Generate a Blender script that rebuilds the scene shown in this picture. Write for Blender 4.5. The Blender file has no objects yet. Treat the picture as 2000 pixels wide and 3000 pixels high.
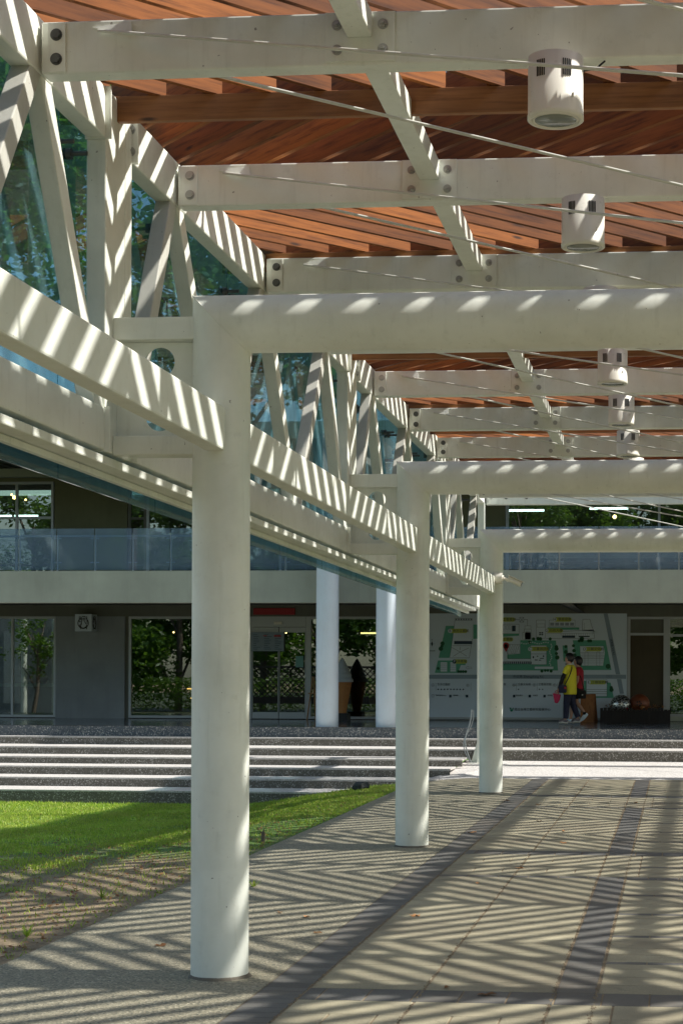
import bpy, bmesh, math, random
from mathutils import Vector, Matrix, noise
R = math.radians
S = bpy.context.scene
C = S.collection
random.seed(7)

# ---------------------------------------------------------------- camera, sky, sun, exposure
F_PX, PX, PY, YAW, ROLL, EYE = 4864., 1563., 1980., .087, .0036, 2.19
cd = bpy.data.cameras.new('camera'); cam = bpy.data.objects.new('camera', cd); C.objects.link(cam)
cd.sensor_fit = 'VERTICAL'; cd.sensor_height = 36.; cd.lens = F_PX / 3000 * 36
cd.clip_end = 2000; cd.clip_start = .1
cam.location = (0, 0, EYE)
cam.rotation_euler = (Matrix.Rotation(YAW, 3, 'Z') @ Matrix.Rotation(R(90), 3, 'X') @ Matrix.Rotation(ROLL, 3, 'Z')).to_euler()
# principal point (PX,PY) of a 2000x3000 frame
cd.shift_x = -(PX - 1000) / 3000.; cd.shift_y = (PY - 1500) / 3000.
S.camera = cam
S.render.resolution_x, S.render.resolution_y = 682, 1024

SUN_AZ, SUN_EL = R(5.45), R(48.2)          # from +X towards +Y
w = bpy.data.worlds.new('World'); S.world = w; w.use_nodes = True
nt = w.node_tree; bg = nt.nodes['Background']
sky = nt.nodes.new('ShaderNodeTexSky'); sky.sky_type = 'NISHITA'; sky.sun_disc = False
sky.sun_elevation = SUN_EL; sky.sun_rotation = R(90) - SUN_AZ
sky.air_density = 1.0; sky.dust_density = 1.5; sky.ozone_density = 1.0
haze_ = nt.nodes.new('ShaderNodeMixRGB'); haze_.blend_type = 'MULTIPLY'; haze_.inputs[0].default_value = 1; haze_.inputs[2].default_value = (1.05, 1.02, .92, 1)
nt.links.new(sky.outputs[0], haze_.inputs[1]); nt.links.new(haze_.outputs[0], bg.inputs[0]); bg.inputs[1].default_value = .15
sd = bpy.data.lights.new('sun', 'SUN'); sd.energy = 5.0; sd.angle = R(.95); sd.color = (1, .965, .90)
sun = bpy.data.objects.new('sun', sd); C.objects.link(sun)
sv = Vector((math.cos(SUN_AZ) * math.cos(SUN_EL), math.sin(SUN_AZ) * math.cos(SUN_EL), math.sin(SUN_EL)))
sun.rotation_euler = sv.to_track_quat('Z', 'Y').to_euler(); sun.location = (20, 10, 30)
vs = S.view_settings; vs.view_transform = 'Standard'; vs.look = 'None'; vs.gamma = 1; vs.use_curve_mapping = False
vs.exposure = .62
S.cycles.caustics_reflective = False; S.cycles.max_bounces = 10; S.cycles.diffuse_bounces = 5; S.cycles.glossy_bounces = 4
S.cycles.transparent_max_bounces = 16; S.cycles.transmission_bounces = 6

_c, _s = math.cos(ROLL), math.sin(ROLL)
def at(x, y, Y):
    """photo pixel (2000x3000) on the vertical plane at distance Y -> world point"""
    u, v = (x - PX) / F_PX, (PY - y) / F_PX
    u, v = u * _c - v * _s, u * _s + v * _c
    d = Vector((math.cos(YAW) * u - math.sin(YAW), math.sin(YAW) * u + math.cos(YAW), v))
    k = Y / d.y
    return Vector((d.x * k, Y, EYE + d.z * k))
def GZ(Y): return .0064 * Y              # the plaza rises a little towards the building
def TZ(z, Y): return z - .009 * (Y - 10)  # the canopy falls a little

# ---------------------------------------------------------------- materials
def mat(name, col, rough=.6, metal=0., spec=.5):
    m = bpy.data.materials.new(name); m.use_nodes = True
    b = m.node_tree.nodes['Principled BSDF']
    b.inputs['Base Color'].default_value = (*col, 1); b.inputs['Roughness'].default_value = rough
    b.inputs['Metallic'].default_value = metal; b.inputs['Specular IOR Level'].default_value = spec
    return m
def N(m, t, **k):
    n = m.node_tree.nodes.new('ShaderNode' + t)
    for a, v in k.items():
        if a in n.inputs.keys() if isinstance(a, str) else False: n.inputs[a].default_value = v
        else: setattr(n, a, v)
    return n
def L(m, a, b): m.node_tree.links.new(a, b)
def bsdf(m): return m.node_tree.nodes['Principled BSDF']
def coords(m, scale=(1, 1, 1), kind='Object'):
    t = N(m, 'TexCoord'); mp = N(m, 'Mapping'); mp.inputs['Scale'].default_value = scale
    L(m, t.outputs[kind], mp.inputs[0]); return mp.outputs[0]
def noise_(m, vec, scale, detail=4, rough=.55):
    n = N(m, 'TexNoise'); n.inputs['Scale'].default_value = scale; n.inputs['Detail'].default_value = detail
    n.inputs['Roughness'].default_value = rough; L(m, vec, n.inputs['Vector']); return n.outputs['Fac']
def ramp(m, fac, stops, interp='LINEAR'):
    r = N(m, 'ValToRGB'); r.color_ramp.interpolation = interp
    e = r.color_ramp.elements
    while len(e) < len(stops): e.new(.5)
    for i, (p, c) in enumerate(stops):
        e[i].position = p; e[i].color = (*c, 1) if len(c) == 3 else c
    L(m, fac, r.inputs[0]); return r.outputs[0]
def mix(m, fac, a, b, mode='MIX'):
    x = N(m, 'MixRGB'); x.blend_type = mode
    for i, v in ((0, fac), (1, a), (2, b)):
        if isinstance(v, (int, float)): x.inputs[i].default_value = v
        elif isinstance(v, tuple): x.inputs[i].default_value = (*v, 1)
        else: L(m, v, x.inputs[i])
    return x.outputs[0]
def bump(m, h, strength=.3, dist=.01):
    b = N(m, 'Bump'); b.inputs['Strength'].default_value = strength; b.inputs['Distance'].default_value = dist
    L(m, h, b.inputs['Height']); L(m, b.outputs[0], bsdf(m).inputs['Normal'])
def setc(m, sock): L(m, sock, bsdf(m).inputs['Base Color'])
def randisl(m):
    g = N(m, 'NewGeometry'); return g.outputs['Random Per Island']

def white_paint(name, base, dirt_or_haze, rough=.38, spots=True):
    m = mat(name, base, rough)
    v = coords(m)
    n1 = noise_(m, v, 1.7, 6, .6); n2 = noise_(m, v, 9, 5, .65)
    c = mix(m, ramp(m, n1, [(.42, (0, 0, 0)), (.75, (.35, .35, .35))]), base, dirt_or_haze)
    c = mix(m, ramp(m, n2, [(.6, (0, 0, 0)), (.85, (.4, .4, .4))]), c, dirt_or_haze)
    v2 = coords(m, (7, 7, .7)); n4 = noise_(m, v2, 2.2, 5, .6)
    c = mix(m, ramp(m, n4, [(.55, (0, 0, 0)), (.8, (.28, .28, .28))]), c, dirt_or_haze)
    if spots:
        n3 = noise_(m, v, 26, 2, .5)
        c = mix(m, ramp(m, n3, [(.75, (0, 0, 0)), (.77, (.7, .7, .7))]), c, (.14, .125, .10))
        n5 = noise_(m, coords(m, (3, 3, 3)), 3.1, 7, .75); c = mix(m, ramp(m, n5, [(.62, (0, 0, 0)), (.70, (.14, .14, .14))]), c, (.5, .47, .38))
    setc(m, c)
    rr = ramp(m, n2, [(.3, (rough - .06,) * 3), (.8, (rough + .2,) * 3)]); L(m, rr, bsdf(m).inputs['Roughness'])
    bump(m, n2, .05, .01)
    return m
M = {}
M['white'] = white_paint('white_paint', (.77, .79, .715), (.40, .41, .33))
M['greyer'] = white_paint('greyer_white_paint', (.50, .495, .44), (.25, .25, .22), .6)  # greyer base tone, for diagonals descending towards the camera
M['lampwhite'] = white_paint('cream_enamel', (.76, .74, .66), (.6, .57, .48), .3, False)
M['bolt'] = mat('zinc_bolt', (.42, .43, .41), .4, .55)
M['boltdark'] = mat('dark_bolt', (.10, .105, .10), .5, .5)
M['steel'] = mat('brushed_steel', (.5, .52, .54), .3, .9)
M['black'] = mat('black_rubber', (.012, .012, .012), .6)
M['slot'] = mat('dark_vent_slot', (.015, .017, .015), .8)
M['alu'] = mat('grey_aluminium', (.40, .43, .44), .45, .3)
M['rod'] = white_paint('rod_paint', (.62, .62, .56), (.32, .31, .26), .5)

def wood(name, along, light, dark, knots=True, rough=.55):
    m = mat(name, light, rough)
    sc = [14., 14., 14.]; sc[along] = .9
    v = coords(m, tuple(sc)); 
    add = N(m, 'VectorMath'); add.operation = 'ADD'; L(m, v, add.inputs[0])
    ri = randisl(m); cx = N(m, 'CombineXYZ'); mu = N(m, 'Math'); mu.operation = 'MULTIPLY'; mu.inputs[1].default_value = 37; L(m, ri, mu.inputs[0])
    L(m, mu.outputs[0], cx.inputs[0]); L(m, mu.outputs[0], cx.inputs[1]); L(m, cx.outputs[0], add.inputs[1])
    n = noise_(m, add.outputs[0], 2.2, 8, .65); n2 = noise_(m, add.outputs[0], .5, 3, .5)
    c = ramp(m, n, [(.3, dark), (.52, light), (.75, tuple(min(1, x * 1.25) for x in light))])
    c = mix(m, ramp(m, n2, [(.4, (0, 0, 0)), (.75, (.6, .6, .6))]), c, dark)
    tint = ramp(m, ri, [(0, (.5, .42, .38)), (.3, (.85, .8, .75)), (.7, (1.1, 1.05, 1)), (1, (1.55, 1.5, 1.3))])
    c = mix(m, 1., c, tint, 'MULTIPLY')
    if knots:
        kv = coords(m, (2.1, 9, 9) if along == 0 else (9, 9, 9)); vo = N(m, 'TexVoronoi'); vo.inputs['Scale'].default_value = .75; L(m, kv, vo.inputs['Vector'])
        c = mix(m, ramp(m, vo.outputs['Distance'], [(.05, (.9, .9, .9)), (.13, (0, 0, 0))]), c, (.03, .012, .006))
    setc(m, c); bump(m, n, .25, .004)
    return m
M['slat'] = wood('red_cedar_slat', 0, (.235, .080, .0175), (.075, .022, .005), rough=.85)
M['beamwood'] = wood('brown_timber_beam', 0, (.40, .18, .062), (.20, .08, .028))

def speckle(name, base, a, b, scale, rough=.8, bstr=.4, mottle=.3):
    m = mat(name, base, rough); v = coords(m)
    vo = N(m, 'TexVoronoi'); vo.inputs['Scale'].default_value = scale; L(m, v, vo.inputs['Vector'])
    sep = N(m, 'SeparateColor'); L(m, vo.outputs['Color'], sep.inputs[0])
    c = ramp(m, sep.outputs[0], [(0, a), (.45, base), (.8, base), (1, b)])
    n = noise_(m, v, 1.1, 5, .6)
    c = mix(m, ramp(m, n, [(.35, (mottle,) * 3), (.7, (0, 0, 0))]), c, tuple(x * .55 for x in base))
    setc(m, c); bump(m, vo.outputs['Distance'], bstr, .01)
    return m
M['aggregate'] = speckle('washed_pebble_paving', (.285, .255, .175), (.10, .098, .075), (.52, .47, .34), 75)
def riser_mat(name, base):
    m = mat(name, base, .7); v = coords(m)
    vo = N(m, 'TexVoronoi'); vo.inputs['Scale'].default_value = 58; L(m, v, vo.inputs['Vector'])
    sep = N(m, 'SeparateColor'); L(m, vo.outputs['Color'], sep.inputs[0])
    c = ramp(m, sep.outputs[0], [(0, base), (.70, tuple(x * 1.5 for x in base)), (.80, (.30, .29, .27)), (.93, (.5, .48, .45))], 'CONSTANT')
    n = noise_(m, coords(m, (1, 1, 3)), 1.3, 5, .6)
    c = mix(m, ramp(m, n, [(.4, (.55, .55, .55)), (.65, (0, 0, 0))]), c, tuple(x * .8 for x in base))
    setc(m, c); return m
M['riser'] = riser_mat('dark_washed_terrazzo_riser', (.115, .106, .088))
M['stageface'] = riser_mat('blue_grey_granite_edge', (.075, .09, .105))
M['tread'] = speckle('pale_washed_granite', (.50, .48, .455), (.30, .28, .26), (.66, .63, .6), 60, .8, .3, .2)
M['kerb'] = speckle('pale_kerb', (.52, .51, .46), (.4, .4, .36), (.6, .6, .55), 60)

def tile(name, base, amp=.12):
    m = mat(name, base, .75); v = coords(m); ri = randisl(m)
    n = noise_(m, v, 2.3, 7, .62); n2 = noise_(m, coords(m), 110, 3, .6)
    c = ramp(m, n, [(.3, tuple(x * .78 for x in base)), (.7, tuple(x * 1.15 for x in base))])
    c = mix(m, 1., c, ramp(m, ri, [(0, (1 - amp,) * 3), (1, (1 + amp,) * 3)]), 'MULTIPLY')
    c = mix(m, 1., c, ramp(m, n2, [(.25, (.72, .72, .72)), (.75, (1.2, 1.2, 1.2))]), 'MULTIPLY')
    n3 = noise_(m, v, .6, 3, .6)
    c = mix(m, ramp(m, n3, [(.48, (0, 0, 0)), (.72, (.5, .5, .5))]), c, (.16, .13, .09))
    n4 = noise_(m, v, 7, 6, .7); c = mix(m, ramp(m, n4, [(.62, (0, 0, 0)), (.7, (.35, .35, .35))]), c, (.12, .10, .075))
    setc(m, c); bump(m, n2, .25, .004); return m
M['tile'] = tile('buff_grey_paver', (.335, .298, .20), .11)
M['tiledark'] = tile('charcoal_paver', (.125, .12, .108), .14)
M['joint'] = tile('sandy_joint', (.26, .20, .125))

M['grout'] = tile('dirty_grout', (.11, .095, .07))
def soil_mat():
    m = mat('worn_lawn_soil', (.2, .15, .09), .95); v = coords(m, (1, 1, 1))
    n = noise_(m, v, 5, 10, .7); n2 = noise_(m, v, .8, 5, .6); n3 = noise_(m, v, 45, 4, .6)
    soil = ramp(m, n, [(.3, (.13, .09, .05)), (.5, (.27, .20, .12)), (.7, (.36, .28, .17))])
    soil = mix(m, 1., soil, ramp(m, n3, [(.3, (.6, .6, .6)), (.7, (1.2, 1.2, 1.2))]), 'MULTIPLY')
    gr = ramp(m, n3, [(.3, (.045, .10, .015)), (.7, (.13, .22, .03))])
    # grass cover grows away from the path kerb and towards the steps
    t = N(m, 'TexCoord'); sp = N(m, 'SeparateXYZ'); L(m, t.outputs['Object'], sp.inputs[0])
    a = N(m, 'Math'); a.operation = 'MULTIPLY_ADD'; L(m, sp.outputs[1], a.inputs[0]); a.inputs[1].default_value = .14; a.inputs[2].default_value = -2.75
    b = N(m, 'Math'); b.operation = 'MULTIPLY_ADD'; L(m, n2, b.inputs[0]); b.inputs[1].default_value = 1.6; L(m, a.outputs[0], b.inputs[2])
    c = mix(m, ramp(m, b.outputs[0], [(.35, (0, 0, 0)), (.95, (1, 1, 1))]), soil, gr)
    setc(m, c); bump(m, n, .9, .03); return m
M['soil'] = soil_mat()
def grass_mat():
    m = mat('grass_blade', (.15, .3, .04), .5)
    ri = randisl(m)
    setc(m, ramp(m, ri, [(0, (.09, .17, .02)), (.5, (.32, .46, .035)), (.85, (.48, .56, .06)), (1, (.50, .42, .15))]))
    pn_ = noise_(m, coords(m), 1.4, 5, .65)
    src_ = bsdf(m).inputs['Base Color'].links[0].from_socket
    setc(m, mix(m, ramp(m, pn_, [(.45, (0, 0, 0)), (.72, (.75, .75, .75))]), src_, (.40, .36, .10)))
    b = bsdf(m)
    tr = N(m, 'BsdfTranslucent'); tr.inputs[0].default_value = (.30, .50, .04, 1)
    ms = N(m, 'MixShader'); ms.inputs[0].default_value = .35
    L(m, b.outputs[0], ms.inputs[1]); L(m, tr.outputs[0], ms.inputs[2])
    L(m, ms.outputs[0], m.node_tree.nodes['Material Output'].inputs[0]); return m
M['grass'] = grass_mat()
def leaf_mat(name, cols, tc):
    m = mat(name, cols[1], .45)
    setc(m, ramp(m, randisl(m), [(0, cols[0]), (.6, cols[1]), (1, cols[2])]))
    tr = N(m, 'BsdfTranslucent'); tr.inputs[0].default_value = (*tc, 1)
    ms = N(m, 'MixShader'); ms.inputs[0].default_value = .4
    L(m, bsdf(m).outputs[0], ms.inputs[1]); L(m, tr.outputs[0], ms.inputs[2])
    L(m, ms.outputs[0], m.node_tree.nodes['Material Output'].inputs[0]); return m
M['leaf'] = leaf_mat('tree_leaf', ((.03, .07, .012), (.06, .13, .02), (.12, .2, .03)), (.2, .38, .03))
M['bark'] = tile('bark', (.13, .10, .075))
M['litter'] = leaf_mat('dry_leaf', ((.10, .04, .015), (.25, .12, .05), (.42, .24, .1)), (.3, .15, .05))
M['dryleaf'] = mat('fallen_leaf', (.62, .30, .12), .6)

def glass(name, tint, gloss, dirt_or_haze=None, dfac=0., rough=0.0, vary=.6):
    m = bpy.data.materials.new(name); m.use_nodes = True; nt = m.node_tree; nt.nodes.clear()
    out = nt.nodes.new('ShaderNodeOutputMaterial'); tr = nt.nodes.new('ShaderNodeBsdfTransparent'); tr.inputs[0].default_value = (*tint, 1)
    gl = nt.nodes.new('ShaderNodeBsdfGlossy'); gl.inputs['Roughness'].default_value = rough; gl.inputs[0].default_value = (.95, 1, 1, 1)
    lw = nt.nodes.new('ShaderNodeLayerWeight'); lw.inputs[0].default_value = .5; fr = nt.nodes.new('ShaderNodeMath'); fr.operation = 'POWER'; fr.inputs[1].default_value = 5; nt.links.new(lw.outputs['Facing'], fr.inputs[0])
    mr = nt.nodes.new('ShaderNodeMapRange'); mr.inputs[3].default_value = gloss; mr.inputs[4].default_value = .95; nt.links.new(fr.outputs[0], mr.inputs[0])
    ms = nt.nodes.new('ShaderNodeMixShader'); nt.links.new(mr.outputs[0], ms.inputs[0]); nt.links.new(tr.outputs[0], ms.inputs[1]); nt.links.new(gl.outputs[0], ms.inputs[2])
    last = ms
    if dirt_or_haze:
        df = nt.nodes.new('ShaderNodeBsdfDiffuse'); df.inputs[0].default_value = (*dirt_or_haze, 1)
        tc = nt.nodes.new('ShaderNodeTexCoord'); mp = nt.nodes.new('ShaderNodeMapping'); mp.inputs['Scale'].default_value = (1, 2.6, .7); nt.links.new(tc.outputs['Object'], mp.inputs[0])
        nn = nt.nodes.new('ShaderNodeTexNoise'); nn.inputs['Scale'].default_value = 2.4; nn.inputs['Detail'].default_value = 7; nt.links.new(mp.outputs[0], nn.inputs['Vector'])
        m2 = nt.nodes.new('ShaderNodeMapRange'); m2.inputs[1].default_value = .3; m2.inputs[2].default_value = .75; m2.inputs[3].default_value = dfac * (1 - vary); m2.inputs[4].default_value = dfac * (1 + vary); nt.links.new(nn.outputs['Fac'], m2.inputs[0])
        mm = nt.nodes.new('ShaderNodeMixShader'); nt.links.new(m2.outputs[0], mm.inputs[0]); nt.links.new(ms.outputs[0], mm.inputs[1]); nt.links.new(df.outputs[0], mm.inputs[2]); last = mm
    nt.links.new(last.outputs[0], out.inputs[0]); return m
M['tealglass'] = glass('teal_roof_glass', (.52, .69, .74), .05, (.15, .28, .31), .20, .02)
M['windowglass'] = glass('window_glass', (.62, .70, .64), .15)
M['railglass'] = glass('railing_glass', (.74, .84, .92), .08, (.25, .35, .46), .24, .03, .12)  # diffuse layer paints the pale blue sky reflection into the sheets

def emis(name, col, st):
    m = mat(name, col, .5); b = bsdf(m); b.inputs['Emission Color'].default_value = (*col, 1); b.inputs['Emission Strength'].default_value = st; return m
def concrete(name, base, amp=.12, sc=.9):
    m = mat(name, base, .85, 0, .3); v = coords(m); n = noise_(m, v, sc, 7, .6); n2 = noise_(m, v, 30, 3, .6)
    v3 = coords(m, (3, 3, .35)); n3 = noise_(m, v3, 1.6, 5, .6)
    c = ramp(m, n, [(.3, tuple(x * (1 - amp) for x in base)), (.7, tuple(x * (1 + amp) for x in base))])
    c = mix(m, ramp(m, n3, [(.5, (0, 0, 0)), (.8, (.3, .3, .3))]), c, tuple(x * .6 for x in base))
    c = mix(m, ramp(m, n2, [(.66, (0, 0, 0)), (.72, (.4, .4, .4))]), c, tuple(x * .6 for x in base))
    setc(m, c); bump(m, n2, .25, .01); return m
M['pier'] = concrete('washed_grey_wall', (.27, .295, .305))
M['fascia'] = concrete('pale_green_grey_fascia', (.33, .35, .29))
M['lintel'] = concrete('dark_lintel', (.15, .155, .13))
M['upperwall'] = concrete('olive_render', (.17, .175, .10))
M['lightbeam'] = concrete('pale_beam', (.42, .46, .38))
M['stagecolumn'] = white_paint('shade_blue_white_column', (.60, .68, .75), (.5, .52, .54), .5, False)  # white column blued and darkened: skylit shade put into its colour
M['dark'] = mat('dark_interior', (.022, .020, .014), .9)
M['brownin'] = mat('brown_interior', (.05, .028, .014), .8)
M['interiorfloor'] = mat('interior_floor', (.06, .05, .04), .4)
def stagefloor_mat():
    m = mat('polished_granite_floor', (.10, .12, .135), .12); v = coords(m)
    n = noise_(m, v, 40, 3, .6); setc(m, ramp(m, n, [(.3, (.07, .085, .10)), (.7, (.16, .18, .2))])); return m
M['stagefloor'] = stagefloor_mat()
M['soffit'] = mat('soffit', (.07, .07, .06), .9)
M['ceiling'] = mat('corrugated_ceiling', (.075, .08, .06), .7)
M['red'] = mat('dark_red_panel', (.30, .012, .015), .6)
M['screen'] = mat('pale_blue_menu_screen', (.20, .27, .34), .4)
M['paperteal'] = mat('teal_paper', (.16, .36, .33), .6)
M['tube'] = emis('fluorescent', (.75, .95, 1), 5)
M['warm'] = emis('warm_bulb', (1, .6, .25), 9)
M['warmline'] = emis('warm_led', (1, .5, .15), 3)
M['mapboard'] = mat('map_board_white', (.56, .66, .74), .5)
M['mapgreen'] = mat('map_green', (.10, .36, .25), .6)
M['mapdkgreen'] = mat('map_dark_green', (.01, .09, .035), .6)
M['maproad'] = mat('map_road_grey', (.24, .32, .38), .6)
M['mapink'] = mat('map_ink', (.02, .045, .075), .6)
M['mapwhite'] = mat('map_building_white', (.60, .70, .77), .6)
M['maplabel'] = mat('map_label_olive', (.46, .52, .09), .6)
M['mapred'] = mat('map_pin_red', (.42, .05, .06), .6)
M['teaklogo'] = mat('logo_green', (.01, .22, .12), .6)
M['orangewood'] = wood('orange_plywood', 2, (.38, .17, .055), (.26, .10, .03), False)
M['darkwood'] = mat('dark_planter_wood', (.012, .010, .009), .7)
M['skin'] = mat('skin', (.42, .24, .16), .55)
M['hair'] = mat('black_hair', (.008, .007, .007), .45)
M['yellow'] = mat('yellow_cotton', (.62, .56, .03), .85)
M['redcotton'] = mat('red_cotton', (.32, .012, .03), .85)
M['navy'] = mat('navy_trousers', (.012, .014, .035), .85)
M['blackcloth'] = mat('black_cloth', (.007, .007, .009), .85)
M['greyshoe'] = mat('grey_suede', (.16, .13, .13), .8)
M['whiteshoe'] = mat('white_sneaker', (.6, .72, .78), .6)
M['pink'] = mat('crimson_bag', (.45, .015, .07), .7)
M['collar'] = mat('pale_collar', (.6, .58, .5), .8)
M['icecream'] = mat('pale_soft_ice', (.36, .42, .47), .5)
M['cone'] = mat('cone_orange', (.42, .20, .07), .7)
M['easel'] = mat('easel_pine', (.32, .18, .075), .6)
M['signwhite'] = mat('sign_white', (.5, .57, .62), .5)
M['rock'] = concrete('dark_rock', (.05, .055, .055), .4, 6)
def sphere_mat():
    m = mat('woven_silver', (.4, .45, .45), .3, .8); v = coords(m, (1, 1, 2.2)); vo = N(m, 'TexVoronoi'); vo.feature = 'DISTANCE_TO_EDGE'; vo.inputs['Scale'].default_value = 11; L(m, v, vo.inputs['Vector'])
    setc(m, ramp(m, vo.outputs['Distance'], [(.03, (.8, .85, .85)), (.12, (.05, .06, .06))])); return m
M['silver'] = sphere_mat()

# ---------------------------------------------------------------- mesh helpers
def split_sharp(me):
    pass
class MB:
    def __init__(s): s.v = []; s.f = []; s.sm = []; s.keep = False
    def add(s, vs, fs, smooth=False):
        n = len(s.v); s.v += [Vector(p) for p in vs]
        for f in fs: s.f.append([i + n for i in f]); s.sm.append(smooth)
        return s
    def box(s, x0, x1, y0, y1, z0, z1):
        if x0 > x1: x0, x1 = x1, x0
        if y0 > y1: y0, y1 = y1, y0
        if z0 > z1: z0, z1 = z1, z0
        return s.add([(x0, y0, z0), (x1, y0, z0), (x1, y1, z0), (x0, y1, z0), (x0, y0, z1), (x1, y0, z1), (x1, y1, z1), (x0, y1, z1)],
              [(0, 3, 2, 1), (4, 5, 6, 7), (0, 1, 5, 4), (1, 2, 6, 5), (2, 3, 7, 6), (3, 0, 4, 7)])
    def beam(s, a, b, wd, ht, up=(0, 0, 1), cap=None):
        """box beam from a to b; wd sideways, ht along up; cap = axis the ends are cut square to (vertical cuts)"""
        a, b = Vector(a), Vector(b); d = (b - a).normalized(); up = Vector(up)
        side = d.cross(up).normalized(); u = side.cross(d).normalized()
        vs = []
        for p in (a, b):
            for i, j in ((-1, -1), (1, -1), (1, 1), (-1, 1)):
                q = p + side * (wd / 2 * i) + u * (ht / 2 * j)
                if cap is not None:
                    cn = Vector(cap); q = q + d * ((p - q).dot(cn) / d.dot(cn))
                vs.append(q)
        return s.add(vs, [(0, 1, 2, 3), (7, 6, 5, 4), (0, 4, 5, 1), (1, 5, 6, 2), (2, 6, 7, 3), (3, 7, 4, 0)])
    def sweep(s, pts, rad, seg=24, caps=True, n0=None, n1=None, smooth=True):
        """round bar through pts with mitred corners"""
        pts = [Vector(p) for p in pts]; rs = rad if isinstance(rad, (list, tuple)) else [rad] * len(pts)
        rings = []; d0 = (pts[1] - pts[0]).normalized()
        ref = Vector((0, 0, 1)) if abs(d0.z) < .9 else Vector((0, 1, 0))
        side = d0.cross(ref).normalized(); up = side.cross(d0).normalized()
        for i, p in enumerate(pts):
            din = (p - pts[i - 1]).normalized() if i else (pts[1] - p).normalized()
            dout = (pts[i + 1] - p).normalized() if i < len(pts) - 1 else din
            n = (din + dout).normalized()
            if i == 0 and n0 is not None: n = Vector(n0).normalized()
            if i == len(pts) - 1 and n1 is not None: n = Vector(n1).normalized()
            ring = []
            for k in range(seg):
                a = 2 * math.pi * k / seg
                o = (side * math.cos(a) + up * math.sin(a)) * rs[i]
                o = o - din * (o.dot(n) / din.dot(n)); ring.append(p + o)
            rings.append(ring)
            if i < len(pts) - 1:
                q = din.rotation_difference(dout); side = q @ side; up = q @ up
        n = len(s.v)
        for r in rings: s.v += r
        for i in range(len(rings) - 1):
            for k in range(seg):
                a, b = n + i * seg + k, n + i * seg + (k + 1) % seg
                s.f.append([a, b, b + seg, a + seg]); s.sm.append(smooth)
        if caps:
            for rg, fl in ((rings[0], True), (rings[-1], False)):
                m = len(s.v); s.v += rg; q = [m + k for k in range(seg)]
                s.f.append(q[::-1] if fl else q); s.sm.append(False)
        return s
    def lathe(s, c, prof, seg=32, smooth=True, axis='z', sx=1., sy=1.):
        """profile of (r, h) pairs about a vertical (or y) axis through c"""
        n = len(s.v); c = Vector(c)
        for r, h in prof:
            for k in range(seg):
                a = 2 * math.pi * k / seg
                if axis == 'z': s.v.append(c + Vector((r * math.cos(a) * sx, r * math.sin(a) * sy, h)))
                elif axis == 'y': s.v.append(c + Vector((r * math.cos(a), h, r * math.sin(a))))
                else: s.v.append(c + Vector((h, r * math.cos(a), r * math.sin(a))))
        for i in range(len(prof) - 1):
            for k in range(seg):
                a, b = n + i * seg + k, n + i * seg + (k + 1) % seg
                s.f.append([a, b, b + seg, a + seg]); s.sm.append(smooth)
        e = n + (len(prof) - 1) * seg
        for b0 in (n, e):
            m = len(s.v); s.v += [s.v[b0 + k].copy() for k in range(seg)]; s.f.append([m + k for k in range(seg)]); s.sm.append(False)
        return s
    def hexbolt(s, p, ax, r=.026, h=.018, stud=True):
        """washer, hex nut, stud end; p on the face, ax = axis direction"""
        p = Vector(p); ax = Vector(ax)
        s.sweep([p, p + ax * .004], r * 1.35, 16, smooth=False)
        s.sweep([p + ax * .004, p + ax * (.004 + h)], r, 6, smooth=False)
        if stud: s.sweep([p + ax * (.004 + h), p + ax * (h + .022)], r * .5, 10)
        return s
    def prism(s, poly, y0, y1):
        """(x,z) polygon extruded along Y"""
        n = len(poly)
        s.add([(x, y0, z) for x, z in poly] + [(x, y1, z) for x, z in poly],
              [list(range(n)), list(range(2 * n - 1, n - 1, -1))] + [(i, i + n, (i + 1) % n + n, (i + 1) % n) for i in range(n)])
        return s
    def build(s, name, m, parent=None, bevel=0, sub=0):
        me = bpy.data.meshes.new(name); me.from_pydata(s.v, [], s.f)
        me.polygons.foreach_set('use_smooth', s.sm)
        if not s.keep:
            bm = bmesh.new(); bm.from_mesh(me); bmesh.ops.recalc_face_normals(bm, faces=bm.faces); bm.to_mesh(me); bm.free()
        me.materials.append(M[m] if isinstance(m, str) else m)
        if any(s.sm) and not all(s.sm): split_sharp(me)
        o = bpy.data.objects.new(name, me); C.objects.link(o)
        if parent is not None:
            o.parent = parent
            if parent.type == 'EMPTY' and parent.parent is None: o.location = -parent.location
        if bevel:
            b = o.modifiers.new('bevel', 'BEVEL'); b.width = bevel; b.segments = 2; b.limit_method = 'ANGLE'; b.angle_limit = R(50)
        if sub:
            b = o.modifiers.new('sub', 'SUBSURF'); b.levels = sub; b.render_levels = sub
        return o
def tag(o, label=None, cat=None, group=None, kind=None):
    if label: o['label'] = label
    if cat: o['category'] = cat
    if group: o['group'] = group
    if kind: o['kind'] = kind
    return o
def thing(name, loc, label, cat, group=None):
    o = bpy.data.objects.new(name, None); C.objects.link(o); o.location = loc; o.empty_display_size = .2
    return tag(o, label, cat, group)
def copy_tree(o, loc, label=None, rz=None):
    c = o.copy(); C.objects.link(c); c.location = loc
    if rz is not None: c.rotation_euler.z = rz
    if label: c['label'] = label
    for ch in o.children:
        d = ch.copy(); C.objects.link(d); d.parent = c
        for g in ch.children:
            e = g.copy(); C.objects.link(e); e.parent = d
    return c
def struct(name, mb, m, **k):
    o = mb.build(name, m, **k); o['kind'] = 'structure'; return o

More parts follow.
